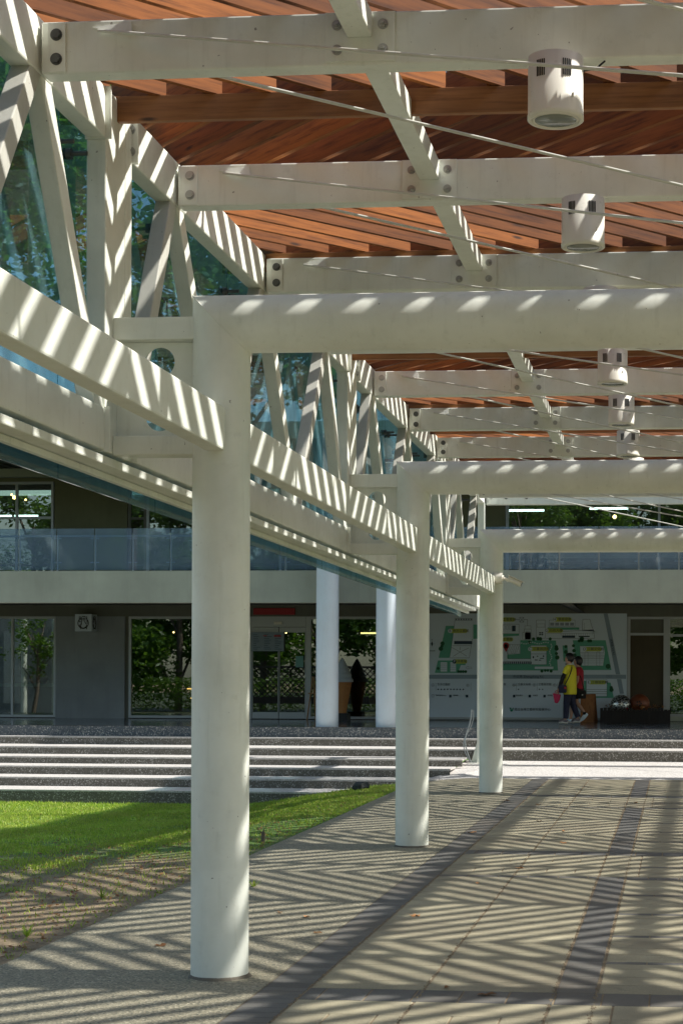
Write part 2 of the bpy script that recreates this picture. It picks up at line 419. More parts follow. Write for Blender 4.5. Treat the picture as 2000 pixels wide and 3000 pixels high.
# ================================================================ SETTING
XK, XA0, XA, XB, XCc, XD = -4.866, -2.79, -2.474, -1.70, -.821, -.537
def lawn_z(x, y):
    t = max(0, min(1, (y - 16) / 11)); u = max(0, min(1, (-4.9 - x) / 3.2))
    n = noise.noise(Vector((x * .5, y * .5, 0))) * .05 * min(1, (XK - x) * .8) if x < XK else 0
    return GZ(y) - .40 * t * u * u * (3 - 2 * u) + n
def grid(x0, x1, nx, y0, y1, ny, zf, dz=0):
    mb = MB(); vs = []
    for j in range(ny + 1):
        for i in range(nx + 1):
            x = x0 + (x1 - x0) * i / nx; y = y0 + (y1 - y0) * j / ny; vs.append((x, y, zf(x, y) + dz))
    fs = [(j * (nx + 1) + i, j * (nx + 1) + i + 1, (j + 1) * (nx + 1) + i + 1, (j + 1) * (nx + 1) + i) for j in range(ny) for i in range(nx)]
    return mb.add(vs, fs, True)
g = MB(); g.add([(-400, -400, -.45), (400, -400, -.45), (400, 400, -.45), (-400, 400, -.45)], [(0, 1, 2, 3)])
struct('ground', g, 'soil')
struct('lawn_soil', grid(-20, XK, 90, -6, 30.3, 150, lawn_z), 'soil')
# far-left and behind lawn sheet continues
g = MB(); g.add([(-120, -120, -.05), (-20, -120, -.05), (-20, 60, -.2), (-120, 60, -.2)], [(0, 1, 2, 3)])
g.add([(-20, -120, -.05), (60, -120, -.05), (60, -6, -.05), (-20, -6, -.05)], [(0, 1, 2, 3)])
M['rearlawn'] = tile('dark_rear_lawn', (.045, .06, .02)); struct('rear_lawn', g, 'rearlawn')  # dark soil and grass tone for the ground mirrored in the windows

# path: washed pebble strip with a shallow rolled kerb edge, curved at its far end
mb = MB()
edge = [(XK, -6), (XK, 28.1), (-4.84, 29.2), (-4.72, 30.3), (-4.50, 31.1), (-4.1, 31.75), (-3.4, 31.82)]
vs = []
for x, y in edge: vs += [(x - .05, y, GZ(y) - .12), (x, y, GZ(y) + .012), (XA0, min(y, 31.8), GZ(min(y, 31.8)) + .004)]
fs = []
for i in range(len(edge) - 1):
    fs += [(3 * i, 3 * i + 1, 3 * i + 4, 3 * i + 3), (3 * i + 1, 3 * i + 2, 3 * i + 5, 3 * i + 4)]
mb.add(vs, fs); struct('pebble_path', mb, 'aggregate')
# paving
mb = MB(); mb.add([(XA0, -16, GZ(-16)), (9, -16, GZ(-16)), (9, 31.8, GZ(31.8)), (XA0, 31.8, GZ(31.8))], [(0, 1, 2, 3)])
struct('paving_bed', mb, 'joint')
light, dark = MB(), MB()
def slab(mb, x0, x1, y0, y1, dz=.006, jx=.003, jy=.002):
    x0 += jx; x1 -= jx; y0 += jy; y1 -= jy; e = .003
    z = lambda y: GZ(y) + dz
    mb.add([(x0, y0, z(y0) - .006), (x1, y0, z(y0) - .006), (x1, y1, z(y1) - .006), (x0, y1, z(y1) - .006),
            (x0 + e, y0 + e, z(y0)), (x1 - e, y0 + e, z(y0)), (x1 - e, y1 - e, z(y1)), (x0 + e, y1 - e, z(y1))],
           [(4, 5, 6, 7), (0, 1, 5, 4), (1, 2, 6, 5), (2, 3, 7, 6), (3, 0, 4, 7)])
period = 8.42
def band_rows():
    rows = []
    for k in range(-2, 4):
        o = k * period
        rows += [(10.66 + o, 11.05 + o, 'full'), (8.60 + o, 8.74 + o, 'thin')]
    return rows
rows = band_rows()
def zone(y):      # cross zones in which the centre band stops
    q = (y - 8.74) % period; return q < 1.92
# long courses, laid between the long joints
cols_l = [(XA, XB), (XB, XCc)]
y = -6.
ys = [-6.]
cuts = sorted([a for r in rows for a in r[:2]] + [31.78])
for c in cuts:
    while ys[-1] + .44 < c: ys.append(min(ys[-1] + .30, c))
    if c > ys[-1]: ys.append(c)
ys = [q for q in ys if q <= 31.79]
for a, b in zip(ys[:-1], ys[1:]):
    mid = (a + b) / 2
    inrow = next((r for r in rows if r[0] < mid < r[1]), None)
    # dark edge band with its own fine courses
    n = max(1, round((b - a) / .15))
    for i in range(n): slab(dark, XA0, XA, a + (b - a) * i / n, a + (b - a) * (i + 1) / n, jx=.008, jy=.0015)
    if inrow:
        off = .12 if inrow[2] == 'full' else .0
        x = XA + off - .31
        while x < 8.9:
            x0, x1 = max(x, XA), min(x + .31, 9)
            if x1 - x0 > .03: slab(dark, x0, x1, a, b, jx=.006)
            x += .31
        continue
    zn = zone(mid)
    for x0, x1 in cols_l:
        if zn and int((mid - 8.74) % period / .3) % 3 == 1:
            x = x0
            while x < x1 - .05: slab(light, x, min(x + .305, x1), a, b, jx=.006); x += .305
        else: slab(light, x0 + .006, x1 - .006, a, b)
    if zn:
        slab(light, XCc + .008, XD + .12, a, b); xs = XD + .12
    else:
        slab(dark, XCc + .01, XD - .01, a, b); xs = XD
    # right hand field
    k = int(round(mid / .3))
    if k % 4 == 0:
        h = (b - a) / 3
        slab(light, xs + .008, 9, a, a + h * 2)
        x = xs
        while x < 8.9: slab(dark if (int(x * 10) % 3) else light, x, min(x + .31, 9), a + 2 * h, b, jx=.006); x += .31
    else:
        x = xs + .008
        for wd in (1.0, .95, 1.1, 1.2, 1.3, 1.4, 1.5, 1.6):
            if x > 8.9: break
            slab(light, x, min(x + wd, 9), a, b); x += wd
struct('light_paving', light, 'tile'); struct('dark_paving', dark, 'tiledark')

# steps: wide treads between low risers
chain = [(35.30, 35.01, .845), (35.01, 33.86, .675), (33.86, 32.88, .515), (32.88, 31.96, .372), (31.96, 31.07, .208), (31.07, 30.05, .035)]
def step_x1(z): return {2: -4.30, 3: -4.42, 4: -4.66, 5: -4.9}.get(z, 14)
mbR, mbT = MB(), MB()
tops = [(35.30, 1.03)]
for i, (yb, yf, z) in enumerate(chain):
    x1 = step_x1(i); zn = chain[i + 1][2] if i < 5 else -.30
    # front of this tread: riser below it
    mbR.box(-26, x1, yf, yf + .05, zn, z - .004)
    mbT.box(-26, x1, yf - .004, yb + .02, z - .03, z)
struct('step_treads', mbT, 'tread')
mbR.box(-26, 14, 35.30, 35.34, .8, 1.02)
o = mbR.box(-4.3, 14, 33.865, 33.9, 0, .66); struct('step_risers', mbR, 'riser')
mb = MB(); mb.box(-26, 14, 35.29, 35.60, .846, 1.066); struct('stage_edge', mb, 'stageface')
mb = MB(); mb.add([(-26, 35.28, 1.07), (14, 35.28, 1.07), (14, 41.2, 1.072), (-26, 41.2, 1.072)], [(0, 1, 2, 3)])
struct('stage_floor', mb, 'stagefloor')
# kerb ledge at the foot of the steps
mb = MB(); mb.box(-26, -6.6, 29.82, 30.03, -.4, -.235)
struct('step_kerb', mb, 'kerb')
# sunlit granite landing with a rounded end
prof = []
cx, cy = -3.7, 33.1
left = [(-3.95, 31.82), (-4.35, 31.95), (-4.62, 31.5), (-4.75, 30.6), (-4.82, 29.4)]
mb = MB()
pts = [(-3.2, 31.82), (-4.0, 31.84), (-4.55, 31.35), (-4.78, 30.4), (-4.86, 29.2), (-4.90, 29.2), (-4.90, 30.1), (-4.84, 30.9), (-4.72, 31.7), (-4.54, 32.3), (-4.44, 32.9), (-4.36, 33.9), (-3.2, 33.9)]
def lz(x, y): return GZ(31.8) + .006 + max(0, (y - 31.82)) * .118 if y > 31.6 else GZ(y) + .014
top = [(x, y, lz(x, y)) for x, y in pts]; bot = [(x, y, -.3) for x, y in pts]
n = len(pts); mb.add(top + bot, [list(range(n))] + [(i, (i + 1) % n, (i + 1) % n + n, i + n) for i in range(n)])
mb.add([(-3.2, 31.82, lz(0, 31.82)), (14, 31.82, lz(0, 31.82)), (14, 33.9, lz(0, 33.9)), (-3.2, 33.9, lz(0, 33.9))], [(0, 1, 2, 3)])
struct('landing', mb, 'tread')

# ================================================================ CANOPY
Y1, BAY, RS = 11.42, 8.42, 8.42 / 3
XC, XR = -3.2, 6.56
YP = [Y1 + k * BAY for k in (-1, 0, 1, 2)]      # portal frames
YEND = 33.75
rid = [i for i in range(-2, 9)]                 # rafters
def YRr(i): return Y1 + (i - .5) * RS
canopy = thing('canopy', (XC, Y1, GZ(Y1)), 'long white steel walkway canopy with red timber louvre roof, round columns and trussed glazed side', 'canopy')
RT = .2
for Yp in YP:
    zt = TZ(4.66, Yp)
    for X, sg in ((XC, 1), (XR, -1)):
        mb = MB(); mb.sweep([(X, Yp, GZ(Yp) - .15), (X, Yp, zt)], RT, 64, n1=(sg, 0, 1)); mb.build('column', 'white', canopy)
        g_ = MB(); n_ = 40
        vs_ = []
        for k_ in range(n_):
            a_ = 2 * math.pi * k_ / n_; w1 = RT + .018 + .03 * max(0, noise.noise(Vector((math.cos(a_) * 2.5, math.sin(a_) * 2.5, Yp)))) + random.uniform(0, .006)
            vs_ += [(X + RT * .98 * math.cos(a_), Yp + RT * .98 * math.sin(a_), GZ(Yp) + .026), (X + w1 * math.cos(a_), Yp + w1 * math.sin(a_), GZ(Yp) + .002)]
        g_.add(vs_, [(2 * k_, 2 * k_ + 1, (2 * k_ + 3) % (2 * n_), (2 * k_ + 2) % (2 * n_)) for k_ in range(n_)]); g_.build('base_grout', 'grout', canopy)
    mb = MB(); mb.sweep([(XC, Yp, zt), (XR, Yp, zt)], RT, 64, n0=(1, 0, 1), n1=(1, 0, -1)); cb = mb.build('crossbeam', 'white', canopy)
    w_ = MB()
    for X, sg in ((XC, 1), (XR, -1)):
        pts = []
        for k in range(33):
            a = 2 * math.pi * k / 32
            pts.append(Vector((X + RT * 1.003 * math.cos(a), Yp + RT * 1.003 * math.sin(a), zt - sg * RT * 1.003 * math.cos(a))))
        w_.sweep(pts[:-1] + [pts[0]], .0045, 6)
    w_.build('weld_seam', 'white', cb)
# rafters
def rafter(i):
    Y = YRr(i); zt, zb = TZ(6.215, Y), TZ(5.892, Y); r0 = MB()
    r0.box(-3.93, XR + .2, Y - .075, Y + .075, zb, zt)
    r = r0.build('rafter', 'white', canopy, bevel=.012)
    p = MB(); p.box(-3.885, -3.77, Y - .089, Y - .0755, zb + .006, zt - .012); p.build('end_plate', 'white', r, bevel=.003)
    for xc in (-1.937,):
        p = MB(); p.box(xc - .215, xc + .215, Y - .087, Y - .0755, zb + .02, zt - .004); p.box(xc - .215, xc + .215, Y + .0755, Y + .087, zb + .02, zt - .004); p.build('splice_plate', 'white', r, bevel=.003)
        for dx in (-.14, .14):
            for dz in (.09, .24): MB().hexbolt((xc + dx, Y - .087, zb + dz), (0, -1, 0), .024, .02).build('bolt', 'bolt', r)
    for dz in (.085, .235): MB().hexbolt((-3.828, Y - .089, zb + dz), (0, -1, 0), .028, .016, False).build('bolt', 'boltdark' if (i * 7 + int(dz * 100)) % 3 else 'bolt', r)
    g = MB()
    g.add([(-3.60, Y - .078, zt - .05), (-3.34, Y - .10, zt - .10), (-3.36, Y - .078, zt - .02), (-3.60, Y - .088, zt - .05), (-3.34, Y - .11, zt - .10), (-3.36, Y - .088, zt - .02)],
          [(0, 1, 2), (5, 4, 3), (0, 3, 4, 1), (1, 4, 5, 2), (2, 5, 3, 0)])
    g.build('gusset', 'white', r)
    return r
for i in rid: rafter(i)
# far end beam
Ye = YEND; zb = TZ(5.892, Ye)
mb = MB(); mb.box(-3.93, XR + .2, Ye - .075, Ye + .075, zb, zb + .323); er = mb.build('rafter', 'white', canopy, bevel=.01)
p = MB(); p.box(-3.885, -3.70, Ye - .089, Ye - .0755, zb + .006, zb + .31); p.build('end_plate', 'white', er)
for X in (-3.83, -3.52, -3.10): MB().hexbolt((X, Ye - .089, zb + .14), (0, -1, 0), .024, .01, False).build('bolt', 'bolt' if X < -3.6 else 'boltdark', er)
# purlins
for X, pw in ((-1.9375, .155), (.39, .155), (2.86, .17), (5.05, .155)):
    for i in range(-2, 8):
        a, b = YRr(i) + .0875, (YRr(i + 1) if i < 8 else YEND) - .0875
        mb = MB(); mb.beam((X, a, TZ(6.128, a)), (X, b, TZ(6.128, b)), pw, .15); mb.build('purlin', 'white', canopy, bevel=.008)
# timber: middle joists and louvre panels at 45 degrees
def joist(Y, z0=6.095, z1=6.275, th=.055):
    mb = MB(); mb.box(-4.2, XR + .3, Y - th / 2, Y + th / 2, TZ(z0, Y), TZ(z1, Y)); mb.build('timber_joist', 'beamwood', canopy, bevel=.004)
H_SL, T_SL, SP = .228, .046, .40
def louvre(ya, yb, dirn, phase):
    """boards on edge crossing the strip ya..yb; dirn +1 runs (+x,+y), -1 runs (+x,-y)"""
    ln = (yb - ya) * math.sqrt(2); e = MB(); z0 = 6.277
    ang = R(45) * dirn; u = Vector((math.cos(ang), math.sin(ang), 0)); nrm = Vector((-u.y, u.x, 0))
    Rm = Matrix.Rotation(-ang, 3, 'Z')
    x = -4.3 - (yb - ya) + phase
    while x < XR + .3 + (yb - ya):
        ys0, ys1 = (ya, yb) if dirn > 0 else (yb, ya)
        a = Vector((x, ys0, 0)); b = Vector((x + (yb - ya), ys1, 0))
        # trim to the canopy width
        lo, hi = -4.24, XR + .3
        if b.x < lo or a.x > hi: x += SP; continue
        if a.x < lo: a = a + (b - a) * ((lo - a.x) / (b.x - a.x))
        if b.x > hi: b = b - (b - a) * ((b.x - hi) / (b.x - a.x))
        if (b - a).length > .1:
            j = random.uniform(-.006, .006); tl = random.uniform(-.004, .004)
            q = []
            for p in (a, b):
                for s_, zz in ((-1, z0), (1, z0), (1, z0 + H_SL), (-1, z0 + H_SL)):
                    w3 = p + nrm * (T_SL / 2 * s_ + (tl if zz > z0 else 0)); w3.z = TZ(zz, p.y) + j
                    q.append(Rm @ w3)
            e.add(q, [(0, 1, 2, 3), (7, 6, 5, 4), (0, 4, 5, 1), (1, 5, 6, 2), (2, 6, 7, 3), (3, 7, 4, 0)])
        x += SP + random.uniform(-.014, .014)
    o = e.build('louvre_panel', 'slat', canopy)
    o.rotation_euler.z = ang
    return o
HP = BAY / 4
for k in range(-4, 10):
    ya = Y1 + k * HP; yb = ya + HP
    if k % 2 == 0: louvre(ya - .02, yb, -1, (k * .13 + .2) % SP); joist(ya)
    else: louvre(ya, yb + .02, 1, (k * .13) % SP); joist(ya, 6.17, 6.275)
joist(Y1 + 10 * HP)

# side trusses (left one in view, right one mirrored outside the frame)
XT = -4.02
def truss(mx):
    X = lambda x: mx(x)
    def bm_(name, a, b, wd, ht, mat_='white', par=canopy, bev=.008, cap=None):
        mb = MB(); mb.beam((X(a[0]), a[1], a[2]), (X(b[0]), b[1], b[2]), wd, ht, cap=cap); return mb.build(name, mat_, par, bevel=bev)
    y0 = YP[0] + .3
    segs = [(YP[k] + (.33 if k == 0 else .33), (YP[k + 1] - .27)) for k in range(3)] + [(YP[3] + .33, YEND)]
    for a, b in segs:
        bm_('top_chord', (XT, a - .02, TZ(6.085, a)), (XT, b + .02, TZ(6.085, b)), .14, .35, bev=.012)
        mb = MB(); aa, bb = a - .04, b + .02; sec = [(XT + .07, 4.045), (XT - .07, 4.045), (XT - .07, 3.75), (XT + .07, 3.75)]
        n4 = len(sec); mb.add([(X(x), aa, TZ(z, aa)) for x, z in sec] + [(X(x), bb, TZ(z, bb)) for x, z in sec], [(0, 1, 2, 3), (7, 6, 5, 4)] + [(i, (i + 1) % 4, (i + 1) % 4 + 4, i + 4) for i in range(4)])
        mb.build('bottom_chord', 'white', canopy, bevel=.01)
    for k in range(4):
        Y = YP[k]; zt, zb = TZ(6.26, Y), TZ(3.745, Y)
        mb = MB(); mb.box(X(XT - .07), X(XT + .07), Y - .25, Y + .15, zb, zt); mb.build('truss_post', 'white', canopy, bevel=.01)
        mb = MB(); mb.box(X(XT - .07), X(XT + .066), Y + .17, Y + .31, zb, zt); mb.build('truss_post', 'white', canopy, bevel=.01)
        for zz0, zz1 in ((5.90, 6.262), (3.74, 4.05)):
            for yy, s_ in ((Y - .2585, 1), (Y + .3185, -1)):
                mb = MB(); mb.box(X(XT - .075), X(XT + .11), yy - .008, yy + .008, TZ(zz0, Y), TZ(zz1, Y)); pl = mb.build('flange_plate', 'white', canopy, bevel=.002)
                for dz in (.09, .25): MB().hexbolt((X(XT + .055), yy + .008 * s_ , TZ(zz0 + dz, Y)), (0, s_, 0), .026, .022).build('bolt', 'bolt', pl)
    # Warren diagonals
    for k in range(-1, 4):
        base = YP[0] + k * BAY if k >= 0 else None
    for i in range(-2, 9):
        Y = YRr(i); j = (i - 1) % 3      # 0: after a post, 1: middle, 2: before a post
        lo_n = Y - RS / 2 + (.42 if j == 0 else 0); hi_n = Y + RS / 2 - (.34 if j == 2 else 0)
        if i == -2: lo_n = None
        if i == 8: hi_n = None
        for q, s_ in ((lo_n, -1), (hi_n, 1)):
            if q is None: continue
            off = .075 * s_
            bm_('truss_diagonal', (XT, Y + off, TZ(5.93, Y)), (XT, q - off * (1 if j == 1 or (j == 0 and s_ > 0) or (j == 2 and s_ < 0) else 0), TZ(4.03, q)), .125, .15, mat_='greyer' if s_ < 0 else 'white', cap=(0, 0, 1))
    # end post
    mb = MB(); mb.box(X(XT - .07), X(XT + .07), YEND - .16, YEND + .02, GZ(31.8) + .12, TZ(6.26, YEND)); ep = mb.build('end_post', 'white', canopy, bevel=.01)
    mb = MB(); zf = GZ(31.8) + .2
    mb.prism([(X(XT - .2), zf + .01), (X(XT - .07), zf + .45), (X(XT - .07), zf + .01)], YEND - .09, YEND - .075); mb.box(X(XT - .25), X(XT + .25), YEND - .3, YEND + .12, zf - .03, zf + .012); mb.build('base_plate', 'white', ep)
    # inner rail beam between the columns
    Xi = XC + .018
    for k in range(3):
        a, b = YP[k] + .1, YP[k + 1] - .215
        bm_('rail_beam', (Xi, a, TZ(3.893, a)), (Xi, b, TZ(3.893, b)), .14, .30, bev=.014)
    # brackets
    for k in range(4):
        Y = YP[k]; z = lambda q: TZ(q, Y); a, b = XT + .07, XC - .17
        br = MB()
        # web with two round holes
        n = 28; zc = [4.40, 4.02]; r = .105; xm = XC - .44
        x0, x1, zb_, zt_ = a, b, 3.875, 4.54
        zm = 4.21
        for zc_, (p0, p1) in zip(zc, ((zm, zt_), (zb_, zm))):
            outer = []
            for t in range(n):
                an = 2 * math.pi * t / n; dx, dz = math.cos(an), math.sin(an)
                sx = ((x1 - xm) / dx if dx > 0 else (x0 - xm) / dx) if abs(dx) > 1e-6 else 1e9
                sz = ((p1 - zc_) / dz if dz > 0 else (p0 - zc_) / dz) if abs(dz) > 1e-6 else 1e9
                t_ = min(sx, sz); outer.append((xm + dx * t_, zc_ + dz * t_))
            vs = []
            for t in range(n):
                an = 2 * math.pi * t / n
                for yy in (Y - .008, Y + .008):
                    vs += [(X(outer[t][0]), yy, z(outer[t][1])), (X(xm + r * math.cos(an)), yy, z(zc_ + r * math.sin(an)))]
            fs = []
            for t in range(n):
                p = 4 * t; q = 4 * ((t + 1) % n)
                fs += [(p, q, q + 1, p + 1), (p + 2, p + 3, q + 3, q + 2), (p + 1, q + 1, q + 3, p + 3)]
            br.add(vs, fs)
            # square corners
            for cx_ in (x0, x1):
                for cz_ in (p0, p1):
                    best = sorted(range(n), key=lambda t: (outer[t][0] - cx_) ** 2 + (outer[t][1] - cz_) ** 2)[:2]
                    for yy in (Y - .008, Y + .008):
                        br.add([(X(cx_), yy, z(cz_))] + [(X(outer[t][0]), yy, z(outer[t][1])) for t in best], [(0, 1, 2)])
        brk = br.build('bracket', 'white', canopy)
        fl = MB(); fl.box(X(a), X(b + .03), Y - .10, Y + .10, z(4.543), z(4.70)); fl.build('flange', 'white', brk, bevel=.008)
        fl = MB(); fl.box(X(a), X(b + .03), Y - .10, Y + .10, z(3.738), z(3.872)); fl.build('flange', 'white', brk, bevel=.008)
    # glazing channel and glass
    for a, b in ((YP[0] - .5, 9.9), (9.905, 15.6), (15.605, 21.4), (21.405, 27.1), (27.105, 32.3)):
        bm_('glazing_channel', (XT - .02, a, TZ(3.685, a)), (XT - .02, b, TZ(3.685, b)), .17, .062, bev=.01)
        bm_('glazing_trim', (XT - .10, a, TZ(3.628, a)), (XT - .10, b, TZ(3.628, b)), .05, .045, bev=.006)
    y = YP[0] - .4
    while y < 31.8:
        b = y + 2.095
        mb = MB(); xg = XT - .21
        vs = [(X(xg), y, TZ(3.535, y)), (X(xg), b, TZ(3.535, b)), (X(xg), b, TZ(6.5, b)), (X(xg), y, TZ(6.5, y))]
        vs += [(v[0] + (X(xg - .012) - X(xg)), v[1], v[2]) for v in vs]
        mb.add(vs, [(0, 1, 2, 3), (7, 6, 5, 4), (0, 4, 5, 1), (1, 5, 6, 2), (2, 6, 7, 3), (3, 7, 4, 0)])
        gp = mb.build('glass_panel', 'tealglass', canopy)
        for yy in (y + .12, b - .12):
            cl = MB(); cl.sweep([(X(XT - .06), yy, TZ(5.80, yy)), (X(XT - .245), yy, TZ(5.80, yy))], .016, 12); cl.sweep([(X(XT - .17), yy, TZ(5.80, yy)), (X(XT - .207), yy, TZ(5.80, yy))], .038, 16)
            cl.sweep([(X(XT - .223), yy, TZ(5.80, yy)), (X(XT - .245), yy, TZ(5.80, yy))], .038, 16); cl.build('clamp', 'boltdark', gp)
        y += 2.11
truss(lambda x: x)
truss(lambda x: 3.36 - x)
# thin tie rods falling from each rafter end to low nodes on the centre line
for i in range(-1, 9):
    Y = YRr(i); dz = -.009 * (Y - 10)
    if i > -1:
        pass
    for p0, p1 in (((-3.56, Y - .10, 6.14 + dz), (1.68, Y - 1.57, 5.06 + dz)), ((-3.56, Y + .115, 6.10 + dz), (1.68, Y + 1.235, 5.07 + dz))):
        mb = MB(); mb.sweep([p0, p1], .0105, 10); mb.build('tie_rod', 'rod', canopy)
        mb = MB(); mb.sweep([(3.36 - p0[0], p0[1], p0[2]), p1], .0105, 10); mb.build('tie_rod', 'rod', canopy)

# lamps
def make_lamp(loc, label):
    t = thing('canopy_lamp', loc, label, 'lamp', 'cylindrical downlights under the canopy rafters'); r, h = .163, .37
    def bld(mb, n, m): 
        o = mb.build(n, m); o.parent = t; return o
    mb = MB(); mb.lathe((0, 0, 0), [(r - .02, h), (r, h - .004), (r, .035), (r + .003, .03), (r + .003, .006), (r - .004, 0), (r - .022, 0), (r - .022, .02)], 48); hs = bld(mb, 'housing', 'lampwhite')
    mb = MB(); mb.lathe((0, 0, 0), [(r - .026, .004), (r - .032, -.002), (r - .037, .004), (r - .037, .018), (r - .026, .018)], 48); bld(mb, 'trim_ring', 'lampwhite')
    gm = mat('lamp_lens', (.16, .18, .15), .12, 0, .6) if 'lens' not in M else M['lens']; M['lens'] = gm
    mb = MB(); mb.lathe((0, 0, 0), [(r - .040, .0035), (r - .06, .0), (.02, -.003)], 48); bld(mb, 'lens', 'lens')
    for a0 in (-118, -62):
        v = MB()
        for k in range(5):
            a = R(a0 + (k - 2) * 4.2)
            ca, sa = math.cos(a), math.sin(a); tx, ty = -sa, ca
            p = Vector((ca * (r + .0015), sa * (r + .0015), 0)); tt = Vector((tx, ty, 0)) * .0026; nn = Vector((ca, sa, 0)) * .003
            v.add([p - tt - nn + Vector((0, 0, h - .15)), p + tt - nn + Vector((0, 0, h - .15)), p + tt + nn + Vector((0, 0, h - .15)), p - tt + nn + Vector((0, 0, h - .15)),
                   p - tt - nn + Vector((0, 0, h - .055)), p + tt - nn + Vector((0, 0, h - .055)), p + tt + nn + Vector((0, 0, h - .055)), p - tt + nn + Vector((0, 0, h - .055))],
                  [(0, 3, 2, 1), (4, 5, 6, 7), (0, 1, 5, 4), (1, 2, 6, 5), (2, 3, 7, 6), (3, 0, 4, 7)])
        bld(v, 'vent_slots', 'slot')
    v = MB(); v.box(r * math.cos(R(-48)) - .004, r * math.cos(R(-48)) + .006, r * math.sin(R(-48)) - .006, r * math.sin(R(-48)) + .002, .10, .125); bld(v, 'latch', 'lampwhite')
    v = MB(); v.box(-.05, .05, .05, .30, h - .06, h + .015); bld(v, 'mount', 'lampwhite')
    return t
lampY = lambda i: YRr(i) - .265
names_ = ['largest cream cylinder lamp, under the rafter nearest the camera', 'second cream cylinder lamp from the camera, under the second rafter', 'third cylinder lamp, mostly hidden behind the nearest crossbeam',
          'cylinder lamp showing just under the bottom edge of the nearest crossbeam', 'cylinder lamp on the second rafter visible below the nearest crossbeam', 'cylinder lamp on the third rafter below the nearest crossbeam', 'smallest cylinder lamp, cut off by the second crossbeam']
lamp0 = make_lamp((-.735, lampY(0), TZ(5.455, lampY(0))), names_[0])
for i in range(1, 7): copy_tree(lamp0, (-.735, lampY(i), TZ(5.455, lampY(i))), names_[i])
v = MB(); v.sweep([(.05, .12, .34), (.15, .15, .345), (.23, .18, .37), (.28, .2, .42)], .006, 8); o = v.build('cable', 'black'); o.parent = lamp0

# security camera on the rail beam end at the third column
Yc = YP[3]
t = thing('security_camera', (-2.95, Yc - .2, TZ(3.8, Yc)), 'white bullet security camera on a round box at the third column', 'camera')
a = at(1455, 1694, Yc - .22); a.x = -3.07
mb = MB(); mb.sweep([(-3.12, Yc - .25, a.z), (-2.985, Yc - .25, a.z)], .095, 28); mb.build('junction_box', 'lampwhite', t, bevel=.012)
b = at(1483, 1697, Yc - .25)
mb = MB(); mb.sweep([(-2.985, Yc - .25, a.z), (-2.96, Yc - .25, a.z)], .05, 20); mb.sweep([(-2.97, Yc - .25, a.z - .005), (b.x, Yc - .25, b.z + .005)], .02, 14)
mb.sweep([(b.x - .01, Yc - .25, b.z + .005), (b.x + .03, Yc - .25, b.z - .03)], .027, 14); mb.build('arm', 'lampwhite', t)
c0, c1 = at(1487, 1694, Yc - .25), at(1526, 1712, Yc - .25)
mb = MB(); mb.sweep([c0, c1], .05, 20); bd = mb.build('housing', 'lampwhite', t, bevel=.006)
mb = MB(); d = (c1 - c0).normalized(); mb.beam(c0 + Vector((0, 0, .056)), c1 + d * .05 + Vector((0, 0, .056)), .125, .01); mb.build('sunshield', 'lampwhite', bd)
mb = MB(); mb.sweep([c1, c1 + d * .004], .036, 18); mb.build('lens', 'black', bd)

# cable hanging by the end post
mb = MB(); pts = []
for k in range(14):
    q = k / 13; pts.append((-4.20 - .10 * math.sin(q * 3.1) + .03 * math.sin(q * 9), YEND - .15, 1.5 - q * 1.25))
mb.sweep(pts, .012, 8); pts2 = [(p[0] + .05 * math.sin(i * .5 + .4), p[1] + .02, p[2]) for i, p in enumerate(pts)]; mb.sweep(pts2, .010, 8)
tag(mb.build('cable', 'alu'), 'grey cables hanging beside the slim end post of the canopy', 'cable')

# ================================================================ BUILDING
bld = thing('building', (-6, 41, 1.07), 'two storey grey building with balcony, shaded behind the granite steps', 'building')
YW = 41.1
def P(name, m, par=None, bevel=0, **k):
    return k['mb'].build(name, m, par if par is not None else bld, bevel=bevel)
def wbox(name, m, x0, x1, z0, z1, y0=YW, y1=YW + .3, par=None, bevel=0):
    mb = MB(); mb.box(x0, x1, y0, y1, z0, z1); return mb.build(name, m, par if par is not None else bld, bevel=bevel)
wbox('wall', 'pier', -15.79, -13.99, 1.07, 3.66, YW - .05)
wbox('wall', 'lintel', -13.99, -13.90, 1.07, 3.66)
wbox('wall', 'pier', -11.6, -10.80, 1.07, 3.66)
wbox('wall', 'pier', -6.60, -1.27, 1.07, 3.74)
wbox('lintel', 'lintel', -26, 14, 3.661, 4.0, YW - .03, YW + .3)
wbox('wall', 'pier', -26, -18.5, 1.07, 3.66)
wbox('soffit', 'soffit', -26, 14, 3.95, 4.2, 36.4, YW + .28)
wbox('balcony_fascia', 'fascia', -26, 14, 3.79, 4.51, 36.2, 36.45, bevel=.01)
mb = MB(); mb.prism([(-2.9, 3.94), (-2.55, 3.94), (-2.3, 3.74), (-2.45, 3.74)], 36.6, 41); mb.build('haunch', 'soffit', bld)
wbox('balcony_floor', 'pier', -26, 14, 4.2, 4.35, 36.45, YW + .3)
# upper storey
wbox('upper_wall', 'upperwall', -15.85, -13.95, 4.35, 7.2)
wbox('upper_wall', 'upperwall', -26, -17.9, 4.35, 7.2)
wbox('upper_wall', 'upperwall', -6.5, -4.32, 4.35, 7.2)
wbox('upper_wall', 'upperwall', -17.9, -15.85, 7.10, 7.2)
wbox('upper_wall', 'upperwall', -4.32, 14, 6.62, 7.2)
wbox('eave_beam', 'lightbeam', -26, 14, 7.2, 7.41, YW - .2, YW + .3)
mb = MB(); mb.box(-26, 14, 35.9, 46, 7.44, 7.6)
x = -26
while x < 14: mb.box(x, x + .14, 35.9, YW - .2, 7.41, 7.44); x += .26
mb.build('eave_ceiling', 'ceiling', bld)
mb = MB(); mb.box(-26, 14, 35.8, 35.9, 7.38, 7.75); mb.build('eave_fascia', 'lightbeam', bld)
